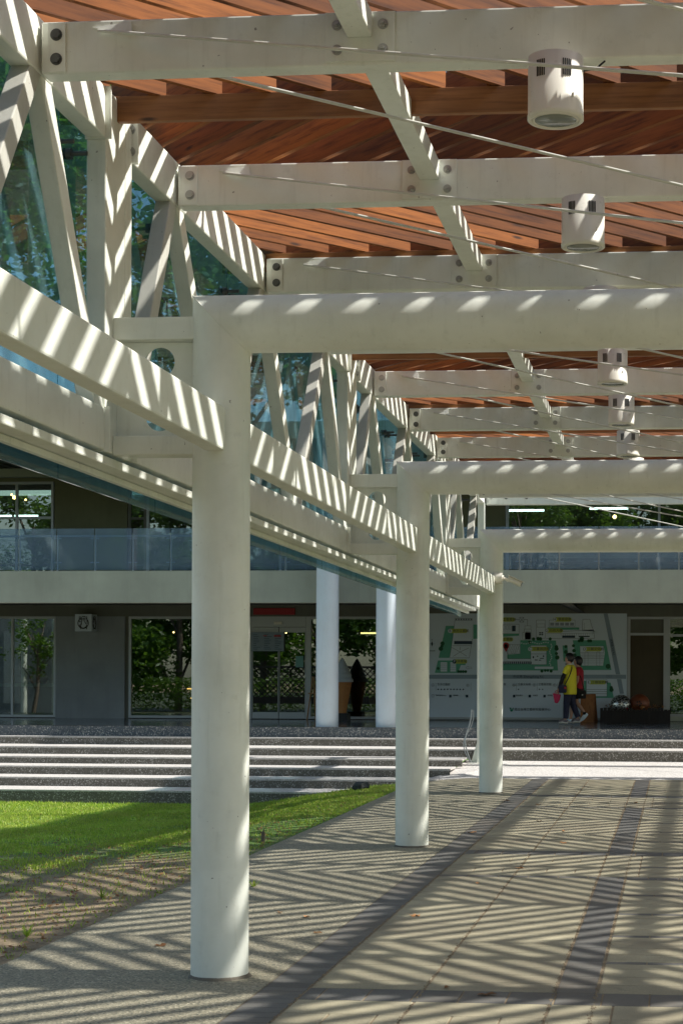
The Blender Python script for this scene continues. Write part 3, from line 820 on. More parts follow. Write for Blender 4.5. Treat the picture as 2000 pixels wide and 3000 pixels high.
# rooms behind the glass
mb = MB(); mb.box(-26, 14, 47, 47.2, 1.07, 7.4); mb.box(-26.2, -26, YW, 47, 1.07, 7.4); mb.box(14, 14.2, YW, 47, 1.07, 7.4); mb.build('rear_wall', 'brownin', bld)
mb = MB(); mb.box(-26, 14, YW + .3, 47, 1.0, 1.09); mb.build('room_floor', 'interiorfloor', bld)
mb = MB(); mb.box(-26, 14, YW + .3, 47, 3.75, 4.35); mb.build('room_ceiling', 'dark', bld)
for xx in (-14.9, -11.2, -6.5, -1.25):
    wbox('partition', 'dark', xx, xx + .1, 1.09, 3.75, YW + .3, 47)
# windows
def window(x0, x1, z0, z1, mull=(), trans=(), fr=.06, y=YW, name='window', m='alu', gm='windowglass'):
    mb = MB(); mb.box(x0, x1, y, y + .08, z0, z0 + fr); mb.box(x0, x1, y, y + .08, z1 - fr, z1)
    mb.box(x0, x0 + fr, y, y + .08, z0 + fr, z1 - fr); mb.box(x1 - fr, x1, y, y + .08, z0 + fr, z1 - fr)
    for q in mull: mb.box(q - .03, q + .03, y + .004, y + .076, z0 + fr, z1 - fr)
    for q in trans: mb.box(x0 + fr, x1 - fr, y + .008, y + .072, q - .03, q + .03)
    f = mb.build(name, m, bld)
    g = MB(); g.box(x0 + fr, x1 - fr, y + .035, y + .045, z0 + fr, z1 - fr); g.build('pane', gm, f)
    return f
window(-18.5, -15.8, 1.09, 3.66, (-16.95,))
window(-13.9, -11.6, 1.09, 3.66, ())
window(-9.27, -6.62, 1.09, 3.66, (-7.2,))
# sliding entrance door
fr = MB(); fr.box(-10.80, -10.72, YW, YW + .1, 1.08, 3.66); fr.box(-9.34, -9.27, YW, YW + .1, 1.08, 3.66); fr.box(-10.72, -9.34, YW - .02, YW + .1, 3.40, 3.66)
df = fr.build('door', 'alu', bld)
for x0 in (-10.71, -10.02):
    l = MB(); l.box(x0, x0 + .67, YW + .01, YW + .06, 1.09, 1.25); l.box(x0, x0 + .67, YW + .01, YW + .06, 3.26, 3.39)
    l.box(x0, x0 + .012, YW + .01, YW + .06, 1.25, 3.26); l.box(x0 + .658, x0 + .67, YW + .01, YW + .06, 1.25, 3.26); l.build('leaf', 'alu', df)
    g = MB(); g.box(x0 + .012, x0 + .658, YW + .03, YW + .04, 1.25, 3.26); g.build('pane', 'windowglass', df)
sn = MB(); sn.box(-10.14, -9.94, YW - .07, YW - .021, 3.46, 3.53); sn.build('sensor', 'lampwhite', df)
# right hand bay: brown niche and glazing
wbox('niche_panel', concrete('brown_board', (.085, .07, .045)), -1.2, -.38, 1.09, 3.2, YW + .05, YW + .12)
wbox('niche_transom', 'mapgreen' if False else 'lintel', -1.2, -.38, 3.24, 3.62, YW + .06, YW + .1)
f = MB(); f.box(-1.27, -1.2, YW - .02, YW + .1, 1.08, 3.72); f.box(-.38, -.28, YW - .02, YW + .1, 1.08, 3.66); f.box(-1.2, -.38, YW, YW + .1, 3.2, 3.26); f.box(-1.2, -.38, YW, YW + .1, 3.6, 3.66); f.build('niche_frame', 'alu', bld)
window(-.28, 3.0, 1.2, 3.66, (1.4,), (3.2,))
wbox('wall', 'pier', 3.0, 14, 1.07, 3.66)
wbox('sill', 'lightbeam', -.28, 3.0, 1.08, 1.2, YW - .02, YW + .1)
# upper windows
window(-17.9, -15.88, 4.4, 7.1, (-16.85,), (6.18,))
window(-13.93, -13.45, 4.6, 7.15, (), (6.15,), .07, m='lintel')
window(-13.45, -6.5, 4.4, 7.15, (-11.7, -10.0, -8.3), ())
window(-4.30, 6, 4.4, 6.62, (-.5, 2.5), (), .07)
for x0, x1, zz in ((-4.25, -3.35, 6.36), (-2.22, -1.27, 6.40), (1.0, 2.2, 6.4), (-18.2, -17.0, 6.32), (-16.9, -16.3, 6.32)):
    yy = 42.6 if x0 > -10 else 43
    p0 = MB(); k = yy / 41.1
    p0.box(x0 * k, x1 * k, yy, yy + .06, zz - .03 + .1, zz + .02 + .1)
    tag(p0.build('tube_light', 'tube'), {-4.25: 'left of the two fluorescent tubes in the upper window between the crossbeams', -2.22: 'right of the two fluorescent tubes in the upper window between the crossbeams', 1.0: 'fluorescent tube at the far right of the upper window',
        -18.2: 'fluorescent tube in the left pane of the far left upper window', -16.9: 'fluorescent tube in the right pane of the far left upper window'}[x0], 'ceiling light')
bulbs = [((35, 1449), 'small warm spot lamp, leftmost in the upper left window'), ((43, 1457), 'brightest warm spot lamp in the upper left window'), ((76, 1464), 'faint warm spot lamp right of the mullion in the upper left window'),
         ((1799, 1514), 'round warm spot lamp beside the right fluorescent tube upstairs')]
for (x, y), lb in bulbs:
    p = at(x, y, 42.5); r = .055 if 'brightest' in lb or 'round' in lb else .03
    mb = MB(); mb.lathe(p, [(0.001, -r), (r * .7, -r * .7), (r, 0), (r * .7, r * .7), (.001, r)], 14); tag(mb.build('spot_lamp', 'warm'), lb, 'lamp')
# balcony railing
rl = MB(); rl.box(-26, 14, 36.285, 36.325, 5.275, 5.315); rail = rl.build('railing', 'steel', bld)
x = at(59, 1600, 36.3).x - .87 * 12
k = 0
while x < 8:
    if x > -17:
        pm = MB(); pm.box(x - .018, x + .018, 36.30, 36.33, 4.51, 5.30)
        for zz in (4.70, 5.24):
            pm.box(x - .10, x + .10, 36.275, 36.299, zz - .012, zz + .012)
        pm.build('post', 'steel', rail)
        g = MB(); g.box(x + .012, x + .87 - .012, 36.255, 36.27, 4.53, 5.46); g.build('glass_sheet', 'railglass', rail)
    x += .87
# stage columns
for X, nm in ((at(958, 2131, 35.62).x, 0), (at(1133, 2131, 35.62).x, 1)):
    mb = MB(); mb.sweep([(X, 35.62, 1.07), (X, 35.62, 7.42)], .243, 48); mb.build('column', 'stagecolumn', bld)
    mb = MB(); mb.sweep([(X, 35.62, 1.07), (X, 35.62, 1.42)], .2455, 48, False)
    # faint painted base band
    mb.build('column_base', 'stagecolumn', bld)
# shop interior things, seen dimly through the glass
def table(name, x0, x1, y0, y1, h, label, m='brownin', cat='counter'):
    t = thing(name, ((x0 + x1) / 2, y0, 1.09), label, cat)
    mb = MB(); mb.box(x0, x1, y0, y1, 1.09 + h - .08, 1.09 + h); mb.build('worktop', 'alu', t)
    mb = MB(); mb.box(x0 + .05, x1 - .05, y0 + .05, y1 - .05, 1.09, 1.09 + h - .08); mb.build('base', m, t); return t
table('shop_counter', -18.4, -15.0, 42.2, 42.9, .85, 'pale topped counter behind the far left ground floor window', 'dark')
def vase(x, lab, m, s=1.):
    v = MB(); v.lathe((x, 42.5, 1.94), [(.05 * s, 0), (.12 * s, .06 * s), (.13 * s, .14 * s), (.08 * s, .22 * s), (.03 * s, .27 * s), (.035 * s, .31 * s)], 18); tag(v.build('vase', m), lab, 'vase')
M['redglaze'] = mat('red_glaze', (.32, .03, .02), .25); M['greenglaze'] = mat('green_glaze', (.18, .16, .04), .3)
vase(-16.95, 'left of the two dark red vases on the window counter', 'redglaze'); vase(-16.68, 'right of the two dark red vases on the window counter', 'redglaze', 1.15); vase(-16.25, 'olive green vase at the right end of the window counter', 'greenglaze')
pl = thing('pendant_lamp', (-17.5, 42.6, 2.9), 'brown flower shaped pendant lamp in the far left shop window', 'lamp')
mb = MB(); mb.lathe((-17.42, 42.6, 2.75), [(.02, .5), (.09, .44), (.10, .2), (.07, .03)], 14); mb.build('shade', 'brownin', pl)
mb = MB(); mb.lathe((-17.42, 42.6, 3.14), [(.02, .02), (.06, 0), (.06, -.1), (.02, -.12)], 14); mb.build('bulb', emis('amber', (1, .35, .1), .9), pl)
mb = MB(); mb.sweep([(-17.42, 42.6, 3.25), (-17.42, 42.6, 3.75)], .008, 6); mb.build('cord', 'black', pl)
table('display_case', -13.6, -12.0, 43.4, 44.1, 1.0, 'dark display case with lit shelves behind the second shop window', 'dark')
for zz, x0, x1, lb in ((1.80, -13.05, -12.2, 'upper amber light strip in the second shop window'), (1.55, -12.95, -12.5, 'lower amber light strip in the second shop window')):
    mb = MB(); mb.box(x0, x1, 43.3, 43.33, zz, zz + .025); tag(mb.build('light_strip', 'warmline'), lb, 'light strip')
table('service_counter', -10.9, -8.9, 43.6, 44.4, 1.05, 'brown service counter inside the sliding entrance door')
bx = thing('wooden_cabinet', (-7.6, 42.4, 1.09), 'low wooden cabinet behind the glass right of the ice cream statue', 'cabinet')
mb = MB(); mb.box(-7.9, -7.15, 42.0, 42.6, 1.09, 2.0); mb.build('carcass', 'easel', bx, bevel=.01); mb = MB(); mb.box(-7.86, -7.54, 41.985, 42.0, 1.15, 1.95); mb.box(-7.51, -7.19, 41.985, 42.0, 1.15, 1.95); mb.build('door', 'easel', bx)
mb = MB(); mb.box(-8.35, -7.75, 43.2, 43.24, 3.28, 3.32); tag(mb.build('light_strip', emis('yellow_led', (1, .75, .3), 3)), 'yellow light strip behind the glass right of the first stage column', 'light strip')
rb = thing('banner', (-9.15, 42.0, 1.9), 'red vertical banner behind the glass beside the sliding door', 'banner')
mb = MB(); mb.box(-9.24, -9.02, YW + .2, YW + .22, 2.42, 3.45); mb.build('cloth', mat('banner_red', (.30, .04, .015), .7), rb)
mb = MB()
for k in range(6): mb.box(-9.18 + .03 * (k % 2), -9.08, YW + .192, YW + .199, 2.55 + k * .14, 2.62 + k * .14)
mb.build('brush_marks', mat('banner_dark', (.08, .01, .008), .7), rb)

for k, (x_, y_, lb) in enumerate(((-13.2, 42.6, 'left of two small warm spots in the second shop window'), (-12.3, 42.8, 'right of two small warm spots in the second shop window'), (-10.3, 43.0, 'small warm spot above the menu screen inside the door'), (-7.0, 42.6, 'small warm spot behind the glass left of the second stage column'))):
    mb = MB(); mb.lathe((x_, y_, 3.3), [(.001, -.03), (.028, 0), (.001, .03)], 12); tag(mb.build('spot_lamp', 'warm'), lb, 'lamp')
st_ = thing('shelf_unit', (-12.6, 46, 1.09), 'shelf unit of small wares on the rear wall of the second shop', 'shelf')
mb = MB(); mb.box(-13.6, -11.8, 46.4, 46.8, 1.09, 1.2)
for zz in (1.6, 2.1, 2.6, 3.1): mb.box(-13.6, -11.8, 46.4, 46.8, zz, zz + .04)
mb.build('boards', 'easel', st_)
mb = MB(); r_ = random.Random(4)
for zz in (1.64, 2.14, 2.64):
    x_ = -13.5
    while x_ < -11.9:
        w_, h_ = r_.uniform(.06, .16), r_.uniform(.1, .32); mb.box(x_, x_ + w_, 46.5, 46.65, zz, zz + h_); x_ += w_ + r_.uniform(.03, .15)
wr = mb.build('wares', 'collar', st_); wr['kind'] = 'stuff'
# lattice screen standing behind the camera, mirrored in the shop glass
sc = thing('lattice_screen', (-20, -14, 0), 'dark perforated lattice screen mirrored in the entrance glass', 'screen')
mb = MB(); zr = 2.6
x = -25.
while x < -8:
    for s_ in (-1, 1): mb.beam((x, -14, .9), (x + s_ * 1.7, -14, zr), .05, .07, up=(0, 1, 0))
    x += .34
mb.box(-27, -6, -14.06, -13.94, zr, zr + .12); mb.box(-27, -6, -14.06, -13.94, .5, .9); mb.build('lattice', 'darkwood', sc)

# ================================================================ SIGNS
# red nameplate over the door
rs = thing('name_board', (-10.1, YW - .1, 3.7), 'dark red board fixed above the sliding entrance door', 'sign')
a, b = at(743, 1782, YW - .05), at(864, 1801, YW - .05)
mb = MB(); mb.box(a.x, b.x, YW - .09, YW - .031, b.z, a.z); mb.build('panel', 'red', rs, bevel=.006)
# cube sign with emblem
a, b = at(220, 1799, YW - .45), at(269, 1850, YW - .45)
cs = thing('cube_sign', (a.x, YW - .45, b.z), 'white cube sign with a black circular emblem on the grey pier', 'sign')
cw = b.x - a.x
mb = MB(); mb.box(a.x, b.x, YW - .45, YW - .055, b.z, a.z); mb.build('box', 'signwhite', cs, bevel=.008)
def emblem(fn):
    e = MB(); S_ = 40
    def arc(cx, cz, r, a0, a1, wd=.045):
        pts = []
        for k in range(S_ + 1):
            t = R(a0 + (a1 - a0) * k / S_); pts.append((cx + r * math.cos(t), cz + r * math.sin(t)))
        line(pts, wd)
    def line(pts, wd=.045):
        for p, q in zip(pts[:-1], pts[1:]):
            d = Vector((q[0] - p[0], q[1] - p[1])); 
            if d.length < 1e-6: continue
            d.normalize(); n_ = Vector((-d.y, d.x)) * wd / 2; d = d * wd * .3
            c4 = [(p[0] - d.x + n_.x, p[1] - d.y + n_.y), (q[0] + d.x + n_.x, q[1] + d.y + n_.y), (q[0] + d.x - n_.x, q[1] + d.y - n_.y), (p[0] - d.x - n_.x, p[1] - d.y - n_.y)]
            e.add([fn(u, v, 0) for u, v in c4] + [fn(u, v, 1) for u, v in c4], [(0, 1, 2, 3), (7, 6, 5, 4), (0, 4, 5, 1), (1, 5, 6, 2), (2, 6, 7, 3), (3, 7, 4, 0)])
    arc(.5, .48, .31, 125, 415); arc(.5, .42, .22, 190, 350)
    line([(.27, .86), (.27, .55), (.36, .55)]); line([(.36, .86), (.36, .66)]); line([(.40, .80), (.40, .40)]); line([(.44, .86), (.62, .86)]); line([(.46, .72), (.60, .72)])
    line([(.62, .86), (.60, .55), (.68, .42)]); line([(.71, .86), (.74, .45)]); line([(.36, .45), (.36, .14)]); line([(.68, .32), (.72, .14)]); line([(.50, .80), (.50, .60)])
    return e
hh = a.z - b.z
emblem(lambda u, v, k: (a.x + u * cw, YW - .4515 - .003 * k, b.z + v * hh)).build('emblem', 'black', cs)
emblem(lambda u, v, k: (b.x + .0015 + .003 * k, YW - .45 + u * .39, b.z + v * hh)).build('emblem', 'black', cs)

# menu screen and paper on the door glass
a, b = at(735, 1852, YW - .1), at(830, 1908, YW - .1)
ms_ = thing('menu_screen', (a.x, YW - .1, b.z), 'pale blue menu screen with rows of small print behind the entrance glass', 'screen')
mb = MB(); mb.box(a.x, b.x, YW - .06, YW - .012, b.z, a.z); mb.build('panel', 'screen', ms_, bevel=.004)
mb = MB(); rnd = random.Random(3)
for cidx in range(3):
    x0 = a.x + .05 + cidx * (b.x - a.x) / 3
    for k in range(9):
        z = a.z - .07 - k * .045; mb.box(x0, x0 + rnd.uniform(.08, .2), YW - .064, YW - .0605, z, z + .012)
mb.build('text_rows', 'mapink', ms_)
mb = MB(); mb.box(a.x + .58, a.x + .76, YW - .064, YW - .0605, a.z - .12, a.z - .07); mb.box(a.x + .30, a.x + .40, YW - .064, YW - .0605, a.z - .10, a.z - .08); mb.build('headings', 'mapred', ms_)
a, b = at(866, 1922, YW), at(888, 1955, YW)
mb = MB(); mb.box(a.x, b.x, YW - .006, YW - .002 + .008, b.z, a.z); tag(mb.build('notice', 'paperteal'), 'teal paper notice taped to the sliding door glass', 'notice')

# the site map on the wall
YM = YW - .06
board = thing('map_board', (-3.8, YM, 1.07), 'large pale wall map of a craft campus with green lawns, roads and labelled halls', 'map')
q0, q1 = at(1215, 1797, YM), at(1834, 2104, YM)
mb = MB(); mb.box(q0.x, q1.x, YM, YM + .055, q1.z, q0.z); mb.build('panel', 'mapboard', board)
mb = MB(); mb.box(q0.x, q1.x, YM - .01, YM + .05, q1.z - .05, q1.z - .004); mb.build('bottom_rail', 'alu', board)
def mp(u, v, k=0.):      # pixels of the enlarged map view -> point on the board
    p = at(1240 + u / 2.6133, 1780 + v / 2.6133, YM); return (p.x, YM - .003 - k, p.z)
class Flat:
    def __init__(s, name, m, k): s.mb = MB(); s.n = name; s.m = m; s.k = k
    def poly(s, pts):
        f = [mp(u, v, s.k) for u, v in pts]; b = [(p[0], p[1] + .002, p[2]) for p in f]; n = len(f)
        s.mb.add(f + b, [list(range(n))] + [(i, (i + 1) % n, (i + 1) % n + n, i + n) for i in range(n)]); return s
    def rect(s, a, b, c, d): return s.poly([(a, b), (c, b), (c, d), (a, d)])
    def line(s, pts, wd=2.2):
        for p, q in zip(pts[:-1], pts[1:]):
            d = Vector((q[0] - p[0], q[1] - p[1])).normalized(); n_ = Vector((-d.y, d.x)) * wd / 2
            s.poly([(p[0] + n_.x, p[1] + n_.y), (q[0] + n_.x, q[1] + n_.y), (q[0] - n_.x, q[1] - n_.y), (p[0] - n_.x, p[1] - n_.y)])
        return s
    def disc(s, x, y, r, n=16): return s.poly([(x + r * math.cos(2 * math.pi * i / n), y + r * math.sin(2 * math.pi * i / n)) for i in range(n)])
    def pill(s, x0, x1, y0, y1):
        r = (y1 - y0) / 2; cy = (y0 + y1) / 2; pts = [(x1 - r + r * math.cos(R(t)), cy + r * math.sin(R(t))) for t in range(-90, 91, 20)] + [(x0 + r - r * math.cos(R(t)), cy - r * math.sin(R(t))) for t in range(-90, 91, 20)]
        return s.poly(pts)
    def done(s): return s.mb.build(s.n, s.m, board)
gr = Flat('printed_map', 'mapgreen', 0)
gr.poly([(170, 140), (250, 140), (240, 250), (196, 385), (115, 385)]); gr.poly([(110, 405), (320, 405), (320, 440), (285, 440), (265, 500), (86, 500)])
gr.poly([(380, 130), (470, 130), (470, 200), (730, 190), (730, 215), (380, 240)])
gr.poly([(740, 250), (1012, 252), (1028, 482), (480, 480), (480, 430), (820, 430), (820, 392), (640, 392), (640, 360), (740, 355)])
gr.poly([(1140, 250), (1392, 250), (1436, 478), (1180, 478)]); gr.poly([(1062, 290), (1100, 290), (1108, 412), (1070, 412)]); gr.rect(950, 152, 1190, 170)
gr.poly([(1225, 560), (1430, 575), (1455, 692), (1225, 692)]); gr.done()
rd = Flat('printed_map', 'maproad', .0025)
rd.rect(36, 514, 1548, 545); rd.poly([(1376, 46), (1408, 46), (1504, 512), (1470, 512)]); rd.poly([(1478, 547), (1512, 547), (1532, 660), (1500, 660)]); rd.done()
bw = Flat('printed_map', 'mapwhite', .005)
bw.poly([(240, 100), (372, 100), (372, 230), (350, 385), (200, 385), (222, 240)]); bw.rect(130, 418, 180, 490); bw.rect(205, 418, 248, 490)
bw.rect(610, 128, 730, 200); bw.rect(775, 140, 820, 242); bw.rect(758, 190, 826, 243); bw.rect(862, 96, 930, 235); bw.poly([(935, 190), (1300, 170), (1306, 236), (935, 236)]); bw.rect(960, 96, 1158, 144)
bw.rect(820, 290, 940, 436); bw.rect(640, 284, 738, 355); bw.poly([(1196, 295), (1376, 295), (1386, 345), (1372, 445), (1212, 445), (1198, 345)]); bw.rect(1245, 552, 1402, 680); bw.poly([(1218, 90), (1272, 90), (1300, 180), (1212, 180)]); bw.rect(850, 452, 992, 470); bw.done()
ln = Flat('printed_map', 'mapink', .0075)
def orect(a, b, c, d, wd=1.8): ln.line([(a, b), (c, b), (c, d), (a, d), (a, b)], wd)
orect(240, 84, 372, 98); 
for k in range(7): ln.rect(246 + k * 19, 86, 254 + k * 19, 96)
ln.line([(240, 100), (222, 240), (200, 385), (350, 385), (372, 240)]); ln.rect(234, 256, 372, 280); ln.line([(222, 292), (360, 292)]); ln.line([(280, 340), (215, 305)]); ln.line([(280, 340), (345, 310)]); ln.line([(280, 340), (225, 375)]); ln.line([(280, 340), (330, 372)]); ln.line([(280, 325), (280, 300)])
for yy in (432, 446, 460, 474): ln.line([(130, yy), (175, yy)], 1.2); ln.line([(200, yy), (245, yy)], 1.2)
orect(610, 128, 730, 200); 
for k in range(3): orect(610 + k * 22, 138, 624 + k * 22, 166, 1.4)
ln.rect(676, 138, 704, 182); orect(735, 74, 766, 112); ln.line([(735, 74), (766, 112)]); ln.line([(766, 74), (735, 112)]); ln.line([(695, 92), (735, 92)]); ln.line([(766, 92), (795, 92), (795, 140)])
orect(775, 140, 820, 165); orect(770, 165, 822, 190); orect(758, 190, 826, 243); orect(862, 96, 930, 150); orect(862, 150, 930, 235); orect(868, 125, 926, 150, 1.3)
for a_, b_ in ((884, 188), (901, 188), (884, 202), (901, 202)): ln.rect(a_, b_, a_ + 13, b_ + 10)
ln.line([(935, 190), (1300, 170), (1306, 236), (935, 236)]); ln.line([(935, 200), (1306, 196)], 1.4)
for k in range(15): ln.line([(1050 + k * 17, 198), (1050 + k * 17, 214)], 1.4)
ln.rect(1060, 214, 1158, 232); ln.rect(1186, 217, 1270, 226); orect(960, 96, 1158, 144)
for k in range(5): ln.rect(968 + k * 38, 117, 998 + k * 38, 123); ln.rect(968 + k * 38, 129, 998 + k * 38, 136)
ln.line([(1212, 180), (1218, 90), (1272, 90), (1282, 130), (1300, 180)]); ln.line([(1228, 116), (1228, 168)], 1.3)
orect(640, 284, 738, 355); 
for k in range(5): ln.line([(640 + k * 20, 284), (680 + k * 14, 355)], 1.2); ln.line([(738 - k * 20, 284), (700 - k * 10, 355)], 1.2)
ln.line([(645, 320), (645, 392), (820, 392)]); 
for k in range(22): ln.rect(480 + k * 16, 414, 489 + k * 16, 430)
ln.line([(480, 411), (820, 411)], 1.5); ln.line([(480, 433), (820, 433)], 1.5)
orect(820, 290, 940, 436); ln.line([(820, 355), (940, 355)]); 
for r_ in ((834, 372, 844, 388), (866, 369, 876, 377), (912, 366, 922, 378), (890, 386, 920, 392), (850, 398, 872, 405), (880, 400, 900, 406)): ln.rect(*r_)
for yy in (350, 364, 378, 392, 408, 424): ln.line([(1202, yy), (1380, yy)], 2.6 if yy in (364, 378, 392) else 1.2)
for xx in (1245, 1335): orect(xx - 12, 340, xx + 12, 446, 1.5)
orect(1196, 295, 1376, 345, 1.5); orect(1245, 552, 1402, 680); 
for yy in (627, 643, 660): ln.line([(1247, yy), (1402, yy)], 2.6)
for a_ in (1046, 1395):
    for yy in (518, 525, 532): ln.line([(a_, yy), (a_ + 45, yy)], 1.2)
ln.line([(40, 278), (90, 278)], 1.2); ln.line([(65, 250), (65, 303)], 1.2); ln.poly([(65, 258), (73, 278), (65, 298), (57, 278)])
ln.line([(322, 460), (340, 448), (340, 455), (368, 455), (368, 466), (340, 466), (340, 472), (322, 460)], 1.4)
for x_, y_ in ((72, 593), (338, 595), (690, 593), (847, 593), (1002, 593), (72, 676)):
    ln.line([(x_ + 11 * math.cos(R(t)), y_ + 11 * math.sin(R(t))) for t in range(0, 361, 30)], 1.3)
for x_ in (94, 362, 710, 868, 1024): ln.line([(x_, 578), (x_, 636)], 1.2)
for k in range(9): ln.disc(112 + k * 24, 626, 6, 6)
for x_ in (726, 886, 910): ln.disc(x_, 626, 5, 6)
for x_ in (205, 332, 692, 812, 925): ln.rect(x_ - 9, 668, x_ + 9, 688)
ln.done()
dg = Flat('printed_map', 'mapdkgreen', .010)
for x_, y_, r_ in ((145, 275, 16), (132, 315, 17), (140, 295, 12), (112, 466, 11), (268, 490, 11), (285, 490, 11), (303, 490, 11), (322, 490, 11), (841, 241, 13), (812, 266, 13), (875, 238, 14), (893, 240, 14), (968, 240, 12), (1016, 300, 13), (1017, 315, 16), (1016, 352, 12), (1022, 382, 17), (1088, 298, 12), (1088, 340, 15), (1146, 292, 12), (1150, 330, 14), (1155, 365, 15),
                   (1190, 255, 12), (1210, 238, 17), (1210, 250, 15), (1262, 255, 12), (1277, 255, 12), (1411, 450, 19), (1435, 612, 12), (1437, 630, 16), (905, 486, 12), (975, 486, 12), (930, 482, 10), (950, 482, 10)): dg.disc(x_, y_, r_)
dg.done()
for r_ in ((190, 336, 162, 195), (600, 700, 75, 108), (600, 685, 228, 260), (985, 1132, 74, 108), (925, 1066, 160, 193), (800, 955, 300, 333), (1215, 1363, 302, 335), (1248, 1396, 556, 588), (228, 334, 396, 429)): 
    q_ = Flat('label', 'maplabel', .010); q_.pill(*r_); q_.done()
wl = Flat('printed_map', 'mapwhite', .0125)
for x_, y_ in ((203, 179), (1002, 91), (938, 176), (815, 317), (1231, 318), (1262, 572)): wl.disc(x_, y_, 16)
wl.done()
pn = Flat('location_pin', 'mapred', .0125); pn.disc(631, 290, 24, 20); pn.poly([(609, 300), (653, 300), (631, 342)]); pn.done()
bd = Flat('parking_disc', 'mapink', .0125); bd.disc(236, 413, 16); bd.disc(631, 290, 13) ; bd.done()
lg = Flat('logo', 'teaklogo', .005); lg.poly([(656, 766), (670, 766), (672, 782), (664, 782)]); lg.poly([(676, 782), (682, 766), (688, 768), (684, 784)]); lg.poly([(660, 782), (686, 784), (678, 796), (666, 796)]); lg.done()
wk = Flat('stepping_stones', 'mapwhite', .0135)
for k in range(26):
    t = k / 25
    px_, py_ = (750 + t * 2 * 210, 272 + 6 * math.sin(k)) if t < .5 else (972 + 8 * math.sin(k), 275 + (t - .5) * 2 * 165)
    wk.disc(px_, py_, 5, 6)
wk.done()
def text(s, u, v, size, m='mapink', name='lettering', par=None, pos=None, align='LEFT', rz=0, k=.015):
    cu = bpy.data.curves.new(name, 'FONT'); cu.body = s; cu.size = size; cu.extrude = .001; cu.align_x = align; cu.align_y = 'CENTER'
    cu.materials.append(M[m]); o = bpy.data.objects.new(name, cu); C.objects.link(o)
    p = pos if pos else mp(u, v, k); par = par or board
    me = bpy.data.meshes.new_from_object(o.evaluated_get(bpy.context.evaluated_depsgraph_get())); bpy.data.objects.remove(o)
    o = bpy.data.objects.new(name, me); C.objects.link(o)
    if not me.materials: me.materials.append(M[m])
    o.parent = par; o.location = Vector(p) - (par.location if par.type == 'EMPTY' else board.location); o.rotation_euler = (R(90), rz, 0); return o
PXM = 5.05 / 1548.   # metres per map pixel
def t_(s, u, v, h, **k): return text(s, u, v, h * PXM, **k)
for s_, u, v in (('地方工藝館', 224, 179), ('工藝會館', 606, 92), ('工藝館', 606, 244), ('學員宿舍', 1028, 91), ('行政大樓', 962, 176), ('工藝資訊館', 838, 317), ('工藝文化館', 1252, 318), ('工藝設計館', 1284, 572), ('停車場', 256, 413)): t_(s_, u, v, 25)
for s_, u, v in (('B', 203, 179), ('H', 1002, 91), ('G', 938, 176), ('C', 815, 317), ('D', 1231, 318), ('E', 1262, 572)): t_(s_, u, v, 30, align='CENTER')
t_('P', 236, 413, 28, m='mapwhite', align='CENTER')
t_('中正路 Zhongzheng Rd.', 684, 529, 24); t_('N', 65, 246, 14, align='CENTER')
for s_, u in (('生活工藝館', 105), ('工藝文化館', 720), ('工藝設計館', 878), ('知識', 1034)): t_(s_, u, 588, 20)
for s_, u, v in (('A', 72, 593), ('B', 338, 595), ('D', 690, 593), ('E', 847, 593), ('F', 1002, 593), ('i', 72, 676)): t_(s_, u, v, 15, align='CENTER')
t_('館', 612, 588, 20)
for s_, u in (('遊客服務中心', 94), ('咖啡館', 226), ('藝品賣店', 706), ('化妝室', 834), ('無障礙', 948)): t_(s_, u, 673, 13)
t_('導覽地圖', 46, 332, 11)
t_('國立台灣工藝研究發展中心', 694, 780, 23, m='mapink')
o = t_('建興路 3rd Rd.', 1432, 240, 20); o.rotation_euler = (R(90), R(79), 0)

# ================================================================ THINGS ON THE STAGE
# A-frame board
ab = thing('folding_board', (-2.2, 40.2, 1.07), 'plain orange plywood folding board standing behind the walkers', 'board')
a, b = at(1700, 2034, 40.2), at(1739, 2112, 40.2)
mb = MB(); mb.beam(((a.x + b.x) / 2, 40.1, 1.07), ((a.x + b.x) / 2, 40.32, a.z), .34, .02, up=(0, 1, 0)); mb.build('front_panel', 'orangewood', ab, bevel=.003)
mb = MB(); mb.beam(((a.x + b.x) / 2 + .06, 40.62, 1.07), ((a.x + b.x) / 2 + .02, 40.36, a.z), .34, .02, up=(0, 1, 0)); mb.build('rear_panel', 'orangewood', ab, bevel=.003)
# planter
a, b = at(1757, 2076, 39.8), at(1957, 2112, 39.8)
pt = thing('planter', ((a.x + b.x) / 2, 39.8, 1.07), 'long black slatted planter box against the wall under the spheres', 'planter')
mb = MB(); x = a.x; rnd = random.Random(5)
while x < b.x:
    w2 = rnd.uniform(.05, .10); mb.box(x, x + w2 - .012, 39.75, 39.79, 1.07, a.z + rnd.uniform(-.03, .03)); x += w2
mb.build('slats', 'darkwood', pt); mb = MB(); mb.box(a.x, b.x, 39.80, 40.4, 1.07, 1.36); mb.build('trough', 'darkwood', pt)
mb = MB(); rnd = random.Random(9)
for k in range(220):
    c = Vector((rnd.uniform(a.x + .1, b.x - .1), rnd.uniform(39.85, 40.35), 1.38 + rnd.random() * .1)); d = Vector((rnd.uniform(-1, 1), rnd.uniform(-1, 1), rnd.uniform(-.3, 1))).normalized() * .06; e = d.cross(Vector((0, 0, 1))).normalized() * .02
    mb.add([c - e, c + e, c + d + e * .2, c + d - e * .2], [(0, 1, 2, 3)])
mb.build('plants', 'litter', pt)
def ball(c, r, n, m, lab, cat):
    mb = MB(); prof = [(max(.002, r * math.sin(math.pi * i / 20)), -r * math.cos(math.pi * i / 20)) for i in range(21)]
    mb.lathe(c, prof, 32); return tag(mb.build(n, m), lab, cat)
c = at(1817, 2063, 40.1); ball((c.x, 40.1, c.z - .02), .25, 'woven_sphere', 'silver', 'silver woven wire sphere sitting in the black planter', 'sphere')
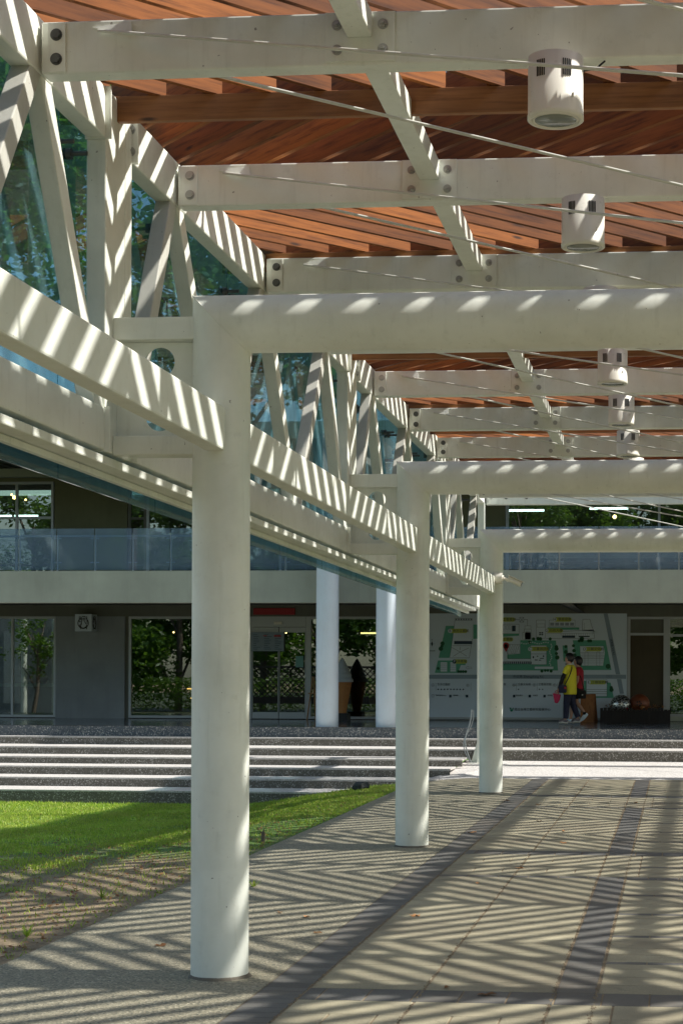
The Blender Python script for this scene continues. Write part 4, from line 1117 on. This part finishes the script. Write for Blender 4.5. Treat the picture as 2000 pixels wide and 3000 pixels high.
c = at(1871, 2058, 40.2)
lt = thing('gourd_lantern', (c.x, 40.25, c.z), 'orange brown round lantern with cut openings behind the silver sphere', 'lantern')
mb = MB(); r = .25; mb.lathe((c.x, 40.25, c.z - .03), [(max(.002, r * math.sin(math.pi * i / 20)), -r * math.cos(math.pi * i / 20) * .95) for i in range(21)], 32); mb.build('shell', mat('lantern_orange', (.20, .055, .02), .5), lt)
mb = MB()
for k in range(5):
    an = 2 * math.pi * k / 5; mb.sweep([(c.x + .05 * math.cos(an), 40.008, c.z - .02 + .05 * math.sin(an)), (c.x + .05 * math.cos(an), 39.995, c.z - .02 + .05 * math.sin(an))], .022, 10)
mb.build('openings', 'black', lt)
for x_, y_, r_, lb in ((1832, 2075, .05, 'small pink ball in front of the silver sphere'), (1880, 2070, .055, 'small brown ball under the orange lantern')):
    c = at(x_, y_, 39.95); ball((c.x, 39.95, c.z - .02), r_, 'small_ball', 'pink' if 'pink' in lb else 'orangewood', lb, 'ball')
# ice cream statue
c = at(1006, 1960, 40.3)
ic = thing('ice_cream_statue', (-8.2, 40.2, 1.07), 'tall soft ice cream cone statue behind the first stage column', 'statue')
xs = at(1002, 2000, 40.2).x
mb = MB(); mb.box(xs - .2, xs + .17, 40.0, 40.4, 1.07, 1.26); mb.build('base', 'black', ic)
mb = MB(); mb.lathe((xs, 40.2, 1.26), [(.10, 0), (.235, .78), (.245, .80)], 28)
for k in range(9): mb.lathe((xs, 40.2, 1.30 + k * .085), [(.105 + k * .0155, 0), (.118 + k * .0155, .012), (.106 + k * .0155, .024)], 28)
mb.build('cone', 'cone', ic)
mb = MB(); pts = []; rad = []
prof = []
for k in range(60):
    q = k / 59; r_ = .27 * (1 - q) ** .75; prof.append((max(.004, r_ + .018 * abs(math.sin(q * 16)) * (1 - q)), .76 + q * .60))
mb.lathe((xs, 40.2, 1.26), prof, 28)
mb.build('swirl', 'icecream', ic)
# easel beside the door
ea = thing('easel', (-9.0, 40.7, 1.07), 'small wooden easel standing between the door and the stage column', 'easel')
xe = at(915, 2060, 40.7).x
mb = MB(); mb.sweep([(xe - .09, 40.5, 1.07), (xe + .02, 40.65, 2.15)], .018, 8); mb.build('leg', 'easel', ea); mb = MB(); mb.sweep([(xe + .16, 40.5, 1.07), (xe + .05, 40.65, 2.15)], .018, 8); mb.build('leg', 'easel', ea)
mb = MB(); mb.sweep([(xe + .03, 40.95, 1.07), (xe + .03, 40.66, 2.1)], .018, 8); mb.build('leg', 'easel', ea); mb = MB(); mb.box(xe - .08, xe + .14, 40.56, 40.60, 1.72, 1.75); mb.build('shelf', 'easel', ea)

# ================================================================ PEOPLE
def skinmesh(name, m, verts, edges, radii, parent, loc=(0, 0, 0), sub=2, root=0):
    me = bpy.data.meshes.new(name); me.from_pydata(verts, edges, []); me.materials.append(M[m])
    o = bpy.data.objects.new(name, me); C.objects.link(o); o.parent = parent
    sk = o.modifiers.new('skin', 'SKIN'); sk.use_smooth_shade = True
    lay = me.skin_vertices[0] if me.skin_vertices else None
    if lay is None:
        bm = bmesh.new(); bm.from_mesh(me); bm.verts.layers.skin.verify(); bm.to_mesh(me); bm.free(); lay = me.skin_vertices[0]
    for i, r in enumerate(radii): lay.data[i].radius = r if isinstance(r, tuple) else (r, r)
    lay.data[root].use_root = True
    ss = o.modifiers.new('sub', 'SUBSURF'); ss.levels = sub; ss.render_levels = sub
    return o
def loft(name, m, rings, parent, seg=20, caps=True):
    """rings of (cx, cy, cz, rx, ry)"""
    mb = MB(); n = 0; vs = []
    for cx, cy, cz, rx, ry in rings:
        for k in range(seg):
            a = 2 * math.pi * k / seg; vs.append((cx + rx * math.cos(a), cy + ry * math.sin(a), cz))
    fs = []
    for i in range(len(rings) - 1):
        for k in range(seg):
            a, b = i * seg + k, i * seg + (k + 1) % seg; fs.append((a, b, b + seg, a + seg))
    if caps: fs += [tuple(range(seg)), tuple(range((len(rings) - 1) * seg, len(rings) * seg))]
    mb.add(vs, fs, True); o = mb.build(name, m); o.parent = parent; return o
def hand(vs, es, rs, wrist_i, w, d, side):
    """palm and five fingers from wrist point w along d (unit), side = across-palm unit"""
    def add(p, r, par):
        vs.append(tuple(p)); rs.append(r); es.append((par, len(vs) - 1)); return len(vs) - 1
    palm = add(w + d * .045, .022, wrist_i); k2 = add(w + d * .08, .021, palm)
    curl = Vector((0, 0, 0))
    for j, (off, ln_) in enumerate(((-.028, .060), (-.009, .072), (.010, .068), (.028, .052))):
        f1 = add(w + d * .10 + side * off, .0085, k2); f2 = add(w + d * (.10 + ln_ * .5) + side * off * 1.05, .008, f1)
        add(w + d * (.10 + ln_ * .8) + side * off * 1.05 + d.cross(side) * .02, .007, f2)
    t1 = add(w + d * .05 - side * .034 + d.cross(side) * .01, .010, palm); add(w + d * .085 - side * .045 + d.cross(side) * .02, .009, t1)
def person(loc, rz, label, H, pose):
    p = thing('person', loc, label, 'person'); p.rotation_euler.z = rz; p.scale = (H, H, H)
    # local frame: +x forward, +y left, z up, unit height 1.6 m figure
    vs, es, rs = [], [], []
    def add(q, r, par=None):
        vs.append(tuple(q)); rs.append(r)
        if par is not None: es.append((par, len(vs) - 1))
        return len(vs) - 1
    pel = add((0, 0, .86), .115); ab = add((.005, 0, .98), (.105), pel); ch = add((.01, 0, 1.16), (.125), ab); nb = add((.0, 0, 1.29), .07, ch); nk = add((.015, 0, 1.36), .05, nb)
    hd = add((.035, 0, 1.43), .078, nk); hm = add((.03, 0, 1.49), .085, hd); ht = add((.02, 0, 1.545), .06, hm)
    ns = add((.118, 0, 1.455), .013, hd); 
    for key, sy in (('L', 1), ('R', -1)):
        hip, kn, an, toe = pose[key + 'leg']
        a = add(hip, .085, pel); b = add(((Vector(hip) + Vector(kn)) / 2), .072, a); c = add(kn, .056, b); d = add(((Vector(kn) * .6 + Vector(an) * .4)), .055, c); e = add(an, .036, d); f = add(toe, .030, e)
        sh, el, wr = pose[key + 'arm']
        a = add(sh, .052, nb); b = add(el, .038, a); c = add(((Vector(el) + Vector(wr)) / 2), .035, b); d = add(wr, .024, c)
        dd = (Vector(wr) - Vector(el)).normalized(); hand(vs, es, rs, d, Vector(wr), dd, Vector((dd.z, 0, -dd.x)).normalized())
    skinmesh('body', 'skin', vs, es, rs, p)
    return p
def head_bits(p, hairlen):
    # hair cap open at the face
    mb = MB(); c = Vector((.012, 0, 1.50)); seg, rg = 28, 16; vs = []; fs = []
    for i in range(rg + 1):
        th = math.pi * i / rg
        for k in range(seg):
            a = 2 * math.pi * k / seg
            rx, ry, rz_ = .112, .098, .112
            x, y, z = rx * math.sin(th) * math.cos(a), ry * math.sin(th) * math.sin(a), rz_ * math.cos(th)
            if z < 0: z *= hairlen; 
            if math.cos(a) > .35 and z < .035: x *= .55; 
            x += .010 * noise.noise(Vector((a * 3, th * 4, 0)))
            vs.append(c + Vector((x, y, z)))
    for i in range(rg):
        for k in range(seg): fs.append((i * seg + k, i * seg + (k + 1) % seg, (i + 1) * seg + (k + 1) % seg, (i + 1) * seg + k))
    mb.add(vs, fs, True); o = mb.build('hair', 'hair'); o.parent = p
    for sy in (-1, 1):
        mb = MB(); mb.lathe((.112, .032 * sy, 1.478), [(.001, -.007), (.009, 0), (.001, .007)], 10); o = mb.build('eye', 'black'); o.parent = p
        mb = MB(); mb.lathe((.03, .086 * sy, 1.465), [(.002, -.028), (.014, -.01), (.018, .012), (.004, .03)], 10, sx=1., sy=.4); o = mb.build('ear', 'skin'); o.parent = p
    mb = MB(); mb.box(.113, .119, -.022, .022, 1.413, 1.421); o = mb.build('mouth', 'redcotton'); o.parent = p
def shoe(p, an, toe, m):
    an, toe = Vector(an), Vector(toe); d = (toe - an); d.y = 0
    a = an + Vector((-.045, 0, -.02)); mb = MB()
    dn = (toe - an); dn.z = 0
    pts = [an + Vector((-.05, 0, -.025)), an + Vector((0, 0, -.02)), an * .45 + toe * .55 + Vector((0, 0, .012)), toe + Vector((.03, 0, .0)), toe + Vector((.055, 0, -.002))]
    mb.sweep(pts, [.030, .046, .045, .038, .016], 16); o = mb.build('shoe', m); o.parent = p
    mb = MB(); mb.sweep([q + Vector((0, 0, -.026)) for q in pts], [.028, .040, .044, .036, .014], 14); o = mb.build('shoe_sole', 'collar'); o.parent = p
# walker in yellow
pa = person(at(1668, 2118, 38.0), R(163), 'walker in a yellow T-shirt and navy trousers holding a crimson bag', 1.0, {
    'Lleg': ((0, .075, .84), (.05, .08, .47), (.07, .085, .09), (.19, .09, .035)), 'Rleg': ((0, -.075, .84), (-.03, -.08, .46), (-.17, -.085, .115), (-.05, -.09, .045)),
    'Larm': ((.0, .165, 1.27), (.10, .22, 1.02), (.20, .20, .78)), 'Rarm': ((.0, -.165, 1.27), (.02, -.20, 1.0), (.16, -.13, .95))})
head_bits(pa, 1.15)
loft('shirt', 'yellow', [(0, 0, .655, .145, .19), (0, 0, .68, .152, .192), (.0, 0, .85, .150, .18), (.0, 0, .98, .142, .17), (.005, 0, 1.12, .15, .18), (.0, 0, 1.24, .135, .19), (-.005, 0, 1.30, .105, .15), (0, 0, 1.345, .06, .075)], pa)
loft('collar', 'collar', [(0, 0, 1.325, .075, .09), (.0, 0, 1.345, .07, .08), (.005, 0, 1.365, .058, .062)], pa)
for sy, el in ((1, (.055, .205, 1.13)), (-1, (.01, -.20, 1.12))):
    mb = MB(); mb.sweep([(-.002, .135 * sy, 1.285), (.01, .185 * sy, 1.24), el], [.062, .068, .062], 18); o = mb.build('sleeve', 'yellow'); o.parent = pa
mb = MB(); mb.sweep([(.05, .20, 1.15), (.10, .22, 1.02), (.15, .21, .90), (.195, .20, .79)], [.048, .043, .040, .031], 16); o = mb.build('arm_sleeve', 'blackcloth'); o.parent = pa
for hip, kn, an in (((0, .075, .82), (.05, .08, .47), (.07, .085, .10)), ((0, -.075, .82), (-.03, -.08, .46), (-.165, -.085, .13))):
    mb = MB(); h_, k_, a_ = Vector(hip), Vector(kn), Vector(an); mb.sweep([h_, (h_ + k_) / 2, k_, (k_ + a_) / 2, a_], [.103, .092, .078, .068, .058], 18); o = mb.build('trouser_leg', 'navy'); o.parent = pa
loft('trouser_seat', 'navy', [(0, 0, .74, .10, .15), (0, 0, .80, .125, .165), (0, 0, .92, .12, .155)], pa)
shoe(pa, (.07, .085, .06), (.18, .09, .035), 'greyshoe'); shoe(pa, (-.165, -.085, .085), (-.06, -.09, .04), 'greyshoe')
def worldpt(p, q): return Matrix.Rotation(p.rotation_euler.z, 4, 'Z').to_3x3() @ (Vector(q) * p.scale.x) + p.location
# crossbody bag worn by the yellow walker
cb = thing('crossbody_bag', worldpt(pa, (.09, .25, .75)), 'small dark crossbody bag with a red trim at the hip of the yellow walker', 'bag'); cb.rotation_euler.z = pa.rotation_euler.z
def lp(mb, n, m, t): o = mb.build(n, m); o.parent = t; return o
mb = MB(); mb.box(-.10, .09, -.03, .03, -.06, .12); o = lp(mb, 'pouch', 'navy', cb); o.modifiers.new('b', 'BEVEL').width = .02
mb = MB(); mb.box(-.11, -.055, .031, .036, .03, .08); lp(mb, 'trim', 'red', cb)
mb = MB(); pts = [(-.06, .01, .12), (-.13, .005, .25), (-.18, -.03, .38), (-.19, -.10, .50), (-.15, -.19, .57), (-.06, -.24, .60), (.02, -.24, .60)]; mb.sweep(pts, .012, 8); lp(mb, 'strap', 'blackcloth', cb)
hb = thing('hand_bag', worldpt(pa, (.24, .20, .62)), 'crimson folded bag dangling from the hand of the yellow walker', 'bag'); hb.rotation_euler.z = pa.rotation_euler.z
mb = MB(); mb.add([(.10, -.03, .06), (-.09, -.03, .03), (-.06, -.03, -.10), (-.01, -.03, -.17), (.05, -.03, -.16), (.10, .03, .06), (-.09, .03, .03), (-.06, .03, -.10), (-.01, .03, -.17), (.05, .03, -.16)],
       [(0, 1, 2, 3, 4), (9, 8, 7, 6, 5), (0, 5, 6, 1), (1, 6, 7, 2), (2, 7, 8, 3), (3, 8, 9, 4), (4, 9, 5, 0)]); o = lp(mb, 'pouch', 'pink', hb); bv = o.modifiers.new('b', 'BEVEL'); bv.width = .015; bv.segments = 3
mb = MB(); mb.sweep([(.06, 0, .05), (.04, 0, .11), (-.02, 0, .12), (-.05, 0, .04)], .008, 8); lp(mb, 'handle', 'pink', hb)
# walker in red
pb = person(at(1693, 2116, 38.45), R(170), 'bare legged walker in a red top and black shorts behind the yellow walker', .955, {
    'Lleg': ((0, .075, .84), (.13, .08, .50), (.17, .085, .09), (.28, .09, .035)), 'Rleg': ((0, .0, .84), (.06, -.01, .50), (-.15, .0, .23), (-.155, .0, .10)),
    'Larm': ((.0, .165, 1.27), (-.03, .21, 1.02), (.06, .19, .85)), 'Rarm': ((.0, -.165, 1.27), (.02, -.20, 1.0), (.18, -.16, .98))})
head_bits(pb, 1.35)
loft('shirt', 'redcotton', [(0, 0, .78, .125, .165), (0, 0, .82, .128, .168), (0, 0, .98, .12, .155), (.005, 0, 1.12, .128, .165), (0, 0, 1.24, .12, .18), (-.005, 0, 1.30, .09, .14), (0, 0, 1.345, .055, .07)], pb)
for sy, el in ((1, (-.02, .20, 1.12)), (-1, (.01, -.20, 1.12))):
    mb = MB(); mb.sweep([(-.002, .135 * sy, 1.285), (.0, .175 * sy, 1.24), el], [.058, .062, .055], 18); o = mb.build('sleeve', 'redcotton'); o.parent = pb
for hip, kn in (((0, .075, .84), (.10, .08, .60)), ((0, -.0, .84), (.045, -.01, .60))):
    mb = MB(); h_, k_ = Vector(hip), Vector(kn); mb.sweep([h_, (h_ + k_) / 2, k_], [.108, .105, .10], 18); o = mb.build('shorts_leg', 'blackcloth'); o.parent = pb
loft('shorts_seat', 'blackcloth', [(0, 0, .72, .10, .15), (0, 0, .80, .128, .168), (0, 0, .90, .12, .155)], pb)
shoe(pb, (.17, .085, .06), (.27, .09, .035), 'whiteshoe')
mb = MB(); mb.sweep([(-.225, 0, .205), (-.165, 0, .165), (-.105, 0, .085), (-.05, 0, .035)], [.030, .052, .045, .028], 16); o = mb.build('shoe', 'whiteshoe'); o.parent = pb
mb = MB(); mb.sweep([(-.145, .0, .25), (-.165, 0, .185)], [.040, .046], 14); o = mb.build('sock', 'blackcloth'); o.parent = pb
sb = thing('shoulder_bag', worldpt(pb, (-.10, .23, .68)), 'black shoulder bag hanging at the hip of the red walker', 'bag'); sb.rotation_euler.z = pb.rotation_euler.z
mb = MB(); mb.box(-.13, .10, -.045, .045, -.10, .10); o = lp(mb, 'pouch', 'blackcloth', sb); bv = o.modifiers.new('b', 'BEVEL'); bv.width = .03; bv.segments = 3
mb = MB(); mb.sweep([(-.09, 0, .09), (-.02, -.02, .35), (.06, -.04, .52), (.08, -.06, .56)], .010, 8); lp(mb, 'strap', 'blackcloth', sb)
mb = MB(); mb.lathe((-.06, .047, -.01), [(.001, -.02), (.02, 0), (.001, .02)], 10, sy=.3); lp(mb, 'charm', 'collar', sb)

# ================================================================ GROUND COVER AND SMALL THINGS
def green_amount(x, y):
    n = noise.noise(Vector((x * .8, y * .8, 3))) + .5 * noise.noise(Vector((x * 2.6, y * 2.6, 9)))
    v = (y - 19.6) * .15 + n * 1.1 + min(0, (x + 5.4) * -.25) * 0
    if x > -6.2: v += (y - 25.5) * .10 - .1
    return max(.07, min(1, v + .35))
mb = MB(); rnd = random.Random(11); vsA, fsA = [], []
cnt = 0
while cnt < 110000:
    x, y = rnd.uniform(-15, XK - .03), rnd.uniform(11.5, 30.0)
    if x < -.425 * y - .4: continue
    if rnd.random() > green_amount(x, y): cnt += .25; continue
    z = lawn_z(x, y); h = rnd.uniform(.018, .05) * (1.5 if y > 29.4 and rnd.random() < .25 else 1); wd = rnd.uniform(.004, .008); a = rnd.uniform(0, 6.283)
    dx, dy = math.cos(a) * wd, math.sin(a) * wd; lx, ly = rnd.uniform(-.6, .6) * h, rnd.uniform(-.6, .6) * h
    n = len(vsA); vsA += [(x - dx, y - dy, z), (x + dx, y + dy, z), (x + lx, y + ly, z + h)]; fsA.append((n, n + 1, n + 2)); cnt += 1
me = bpy.data.meshes.new('grass'); me.from_pydata(vsA, [], fsA); me.materials.append(M['grass']); o = bpy.data.objects.new('grass', me); C.objects.link(o)
tag(o, 'short sunlit lawn grass thinning to bare soil beside the path', 'grass', kind='stuff')
mb = MB()
for k in range(4200):
    y = rnd.uniform(11.5, 29.5); x = XK - .05 - abs(rnd.gauss(0, 2.4))
    z = lawn_z(x, y) + .006; r = rnd.uniform(.010, .035); a = rnd.uniform(0, 6.28)
    p = [(x + r * math.cos(a + q) * (1 if i % 2 else .5), y + r * math.sin(a + q) * (1 if i % 2 else .5), z + rnd.uniform(0, .02)) for i, q in enumerate((0, 1.57, 3.14, 4.71))]
    mb.add(p, [(0, 1, 2, 3)])
tag(mb.build('leaf_litter', 'litter'), 'brown leaf litter and crumbs scattered over the bare soil', 'leaf litter', kind='stuff')
# small debris in the wide sandy joints
mb = MB()
for XX in (XA, XB, XCc, XD):
    for k in range(1100):
        y = 8 + 23 * rnd.random() ** 1.2; x = XX + rnd.gauss(0, .008); r = rnd.uniform(.003, .008)
        z = GZ(y) + .007
        mb.add([(x - r, y - r, z), (x + r, y - r * .6, z), (x + r * .7, y + r, z), (x - r, y + r, z), (x, y, z + r * 1.1)], [(0, 1, 4), (1, 2, 4), (2, 3, 4), (3, 0, 4)])
tag(mb.build('joint_grit', 'joint'), 'sandy grit caught in the long paving joints', 'grit', kind='stuff')
def gnd(x, y):
    u, v = (x - PX) / F_PX, (PY - y) / F_PX; u, v = u * _c - v * _s, u * _s + v * _c
    d = Vector((math.cos(YAW) * u - math.sin(YAW), math.sin(YAW) * u + math.cos(YAW), v)); k = -EYE / (d.z - .0064 * d.y); return Vector((d.x * k, d.y * k, GZ(d.y * k)))
leaves = [(1381, 2442, .10, 'large orange leaf on the dark paving band near the second column'), (1650, 2472, .09, 'orange leaf on the pale paving right of the second column'), (1523, 2546, .08, 'orange leaf lying on the second long joint'), (1215, 2687, .06, 'orange leaf on the pale paving left of the second joint'),
          (1576, 2409, .06, 'small brown leaf in the middle of the far paving'), (1574, 2360, .05, 'small leaf near the dark band beyond the second column'), (1480, 2347, .11, 'green brown twig leaf beside the third column'), (1650, 2438, .05, 'tiny dark leaf above the orange pair'),
          (1425, 2919, .09, 'curled dark leaf on the nearest dark cross band'), (897, 2690, .07, 'orange leaf on the pebble path right of the nearest column'), (820, 2677, .05, 'small dark leaf on the pebble path beside the nearest column'), (932, 2737, .05, 'brown leaf low on the pebble path by the paving edge'),
          (470, 2775, .07, 'brown leaf on the path left of the nearest column'), (1860, 2354, .05, 'small orange leaf far off on the right paving'), (1398, 2592, .03, 'tiny orange leaf between the first two joints'), (1308, 2899, .05, 'pale curled leaf just above the nearest dark band')]
for x_, y_, s_, lb in leaves:
    p = gnd(x_, y_); a = rnd.uniform(0, 6.28); mb = MB(); n = 10; vs = [(0, 0, .012)]
    for k in range(n):
        t = 2 * math.pi * k / n; r_ = s_ * (.55 + .25 * math.cos(2 * t)) * rnd.uniform(.8, 1.15); vs.append((r_ * math.cos(t + a), r_ * math.sin(t + a), .008 + rnd.uniform(0, .022)))
    mb.add(vs, [(0, 1 + k, 1 + (k + 1) % n) for k in range(n)], True); o = mb.build('fallen_leaf', 'dryleaf' if 'orange' in lb else 'litter'); o.location = p
    tag(o, lb, 'leaf', 'dry leaves on the paving')
# rock and stake on the lawn
c = gnd(1083, 2300)
mb = MB(); vs = []; seg, rg = 18, 10
for i in range(rg + 1):
    for k in range(seg):
        th, a = math.pi * i / rg, 2 * math.pi * k / seg
        d = Vector((math.sin(th) * math.cos(a) * .15, math.sin(th) * math.sin(a) * .14, math.cos(th) * .10)); d *= 1 + .35 * noise.noise(d * 14 + Vector((3, 1, 2))); vs.append(Vector((-5.62, 29.2, lawn_z(-5.62, 29.2) + .06)) + d)
mb.add(vs, [(i * seg + k, i * seg + (k + 1) % seg, (i + 1) * seg + (k + 1) % seg, (i + 1) * seg + k) for i in range(rg) for k in range(seg)]); tag(mb.build('rock', 'rock'), 'dark rough rock on the grass in front of the steps', 'rock')
mb = MB(); mb.sweep([(-5.12, 20.2, lawn_z(-5.12, 20.2) - .05), (-5.115, 20.2, lawn_z(-5.12, 20.2) + .12)], [.028, .024], 10); mb.sweep([(-5.115, 20.2, lawn_z(-5.12, 20.2) + .12), (-5.10, 20.2, lawn_z(-5.12, 20.2) + .165)], [.008, .004], 6)
tag(mb.build('stake', 'bark'), 'short brown wooden stake stuck in the bare soil right of the nearest column', 'stake')
# weeds beside the column and kerb
def weed(c, s, lb):
    mb = MB()
    for k in range(26):
        a = rnd.uniform(0, 6.28); r_ = rnd.uniform(.3, 1) * s; h = rnd.uniform(.3, 1.1) * s; p = Vector(c); q = p + Vector((math.cos(a) * r_, math.sin(a) * r_, h)); e = Vector((-math.sin(a), math.cos(a), 0)) * .006
        mb.add([p - e, p + e, q + e * .4, q - e * .4], [(0, 1, 2, 3)])
    tag(mb.build('weed', 'grass'), lb, 'weed')
weed(gnd(742, 2600), .09, 'small green weed growing right behind the nearest column'); weed(gnd(300, 2630), .10, 'green tuft on the bare soil left of the nearest column'); weed(gnd(80, 2745), .10, 'green tuft on the soil at the lower left edge')

# ================================================================ TREES
def tree(name, x, y, h, cr, label, n=7000, seed=1, trunk_r=.16, lean=0, clear=.35, group=None, ls=.11):
    rnd = random.Random(seed); t = thing(name, (x, y, 0), label, 'tree', group)
    tr = MB(); base = Vector((x, y, -.3)); top = Vector((x + lean, y, h * .62))
    pts = [base, base.lerp(top, .35) + Vector((.1, 0, 0)), base.lerp(top, .7), top]; tr.sweep(pts, [trunk_r, trunk_r * .8, trunk_r * .6, trunk_r * .4], 12)
    cl = []
    nl = 11
    for k in range(nl):
        q = rnd.uniform(clear, 1.); p = base.lerp(top, q); a = 2 * math.pi * k / nl + rnd.uniform(-.4, .4); e = p + Vector((math.cos(a) * cr * rnd.uniform(.45, .85), math.sin(a) * cr * rnd.uniform(.45, .85), h * rnd.uniform(.12, .34)))
        m_ = p.lerp(e, .5) + Vector((0, 0, .15)); tr.sweep([p, m_, e], [trunk_r * .4, trunk_r * .25, trunk_r * .1], 8)
        for s_ in range(4): cl.append((p.lerp(e, rnd.uniform(.45, 1.1)) + Vector((rnd.gauss(0, .4), rnd.gauss(0, .4), rnd.gauss(.1, .4))), rnd.uniform(.45, 1.0) * cr * .32))
    tr.build('trunk', 'bark', t)
    vs, fs = [], []
    for k in range(n):
        c, r_ = cl[rnd.randrange(len(cl))]
        d = Vector((rnd.gauss(0, 1), rnd.gauss(0, 1), rnd.gauss(0, .8))).normalized() * r_ * rnd.random() ** .4
        p = c + d; u = Vector((rnd.gauss(0, 1), rnd.gauss(0, 1), rnd.gauss(0, .5))).normalized(); v = u.cross(Vector((rnd.gauss(0, 1), rnd.gauss(0, 1), rnd.gauss(0, 1)))).normalized(); s_ = ls * rnd.uniform(.6, 1.4)
        n0 = len(vs); vs += [p - u * s_, p + v * s_ * .45, p + u * s_, p - v * s_ * .45]; fs.append((n0, n0 + 1, n0 + 2, n0 + 3))
    me = bpy.data.meshes.new('crown'); me.from_pydata(vs, [], fs); me.materials.append(M['leaf']); o = bpy.data.objects.new('crown', me); C.objects.link(o); o.parent = t; o.location = -t.location
    return t
tree('tree', -10.6, 21.5, 13.5, 4.4, 'leafy tree left of the canopy, seen through the teal glass past the second rafter', 16000, 3, .17, .8, .85, ls=.085)
tree('tree', -6.9, 13.6, 11.5, 2.0, 'dark leafy tree seen through the nearest teal glass panel at the left edge', 7000, 5, .12, .5, .95, ls=.075)
tree('tree', -14.5, 30.5, 19, 5.2, 'taller tree further off behind the glazed side of the canopy', 14000, 8, .2, .6, .7, ls=.12)
tree('tree', -8.05, 27.4, 12.5, 2.9, 'slender leafy tree on the lawn behind the nearest column, its crown seen through teal glass', 12000, 12, .11, .5, .72, ls=.085)
labs = ('furthest left', 'second from the left', 'third from the left', 'left of the lattice screen', 'behind the left end of the lattice screen', 'behind the middle of the lattice screen', 'behind the right end of the lattice screen', 'behind the walkway', 'on the axis of the walkway', 'right of the walkway')
for k, (x, y, h) in enumerate(((-42, -23, 14), (-37, -25, 13), (-32, -22, 15), (-27, -24, 14), (-22.5, -22, 15), (-18, -25, 14), (-13, -22, 15), (-8, -25, 14), (-3, -22, 14), (3, -24, 14))):
    tree('tree', x, y, h + 5, 5.6, 'broad leafy tree mirrored in the shop windows, ' + labs[k], 14000, 20 + k, .25, 0, .04, ls=.2)
nb = thing('neighbour_building', (-33.5, -4, 0), 'pale building with white columns mirrored in the far left shop window', 'building')
mb = MB(); mb.box(-37, -31.6, -4.6, -4.4, 0, 7); mb.build('wall', 'pier', nb)
for x in (-34.75, -33.05): MB().sweep([(x, -3.6, 0), (x, -3.6, 7)], .17, 20).build('column', 'white', nb)
mb = MB(); mb.box(-36.2, -35.3, -4.395, -4.37, .6, 4.5); mb.build('window', 'alu', nb)
tree('tree', -33.9, -2.6, 7, 1.6, 'slim tree mirrored in front of the white columns in the far left window', 1500, 60, .13, .5, .3, ls=.1)
hb_ = MB(); vs, fs = [], []; rnd = random.Random(77)
for k in range(26000):
    x, y, z = rnd.uniform(-46, 8), rnd.uniform(-19, -17.4), rnd.random() ** .8 * 2.0
    u = Vector((rnd.gauss(0, 1), rnd.gauss(0, 1), rnd.gauss(0, .5))).normalized() * .11; v = u.cross(Vector((rnd.gauss(0, 1), rnd.gauss(0, 1), rnd.gauss(0, 1)))).normalized() * .05
    p = Vector((x, y, z)); n0 = len(vs); vs += [p - u, p + v, p + u, p - v]; fs.append((n0, n0 + 1, n0 + 2, n0 + 3))
me = bpy.data.meshes.new('hedge'); me.from_pydata(vs, [], fs); me.materials.append(M['leaf']); o = bpy.data.objects.new('hedge', me); C.objects.link(o); tag(o, 'low clipped hedge mirrored along the bottom of the shop windows', 'hedge')
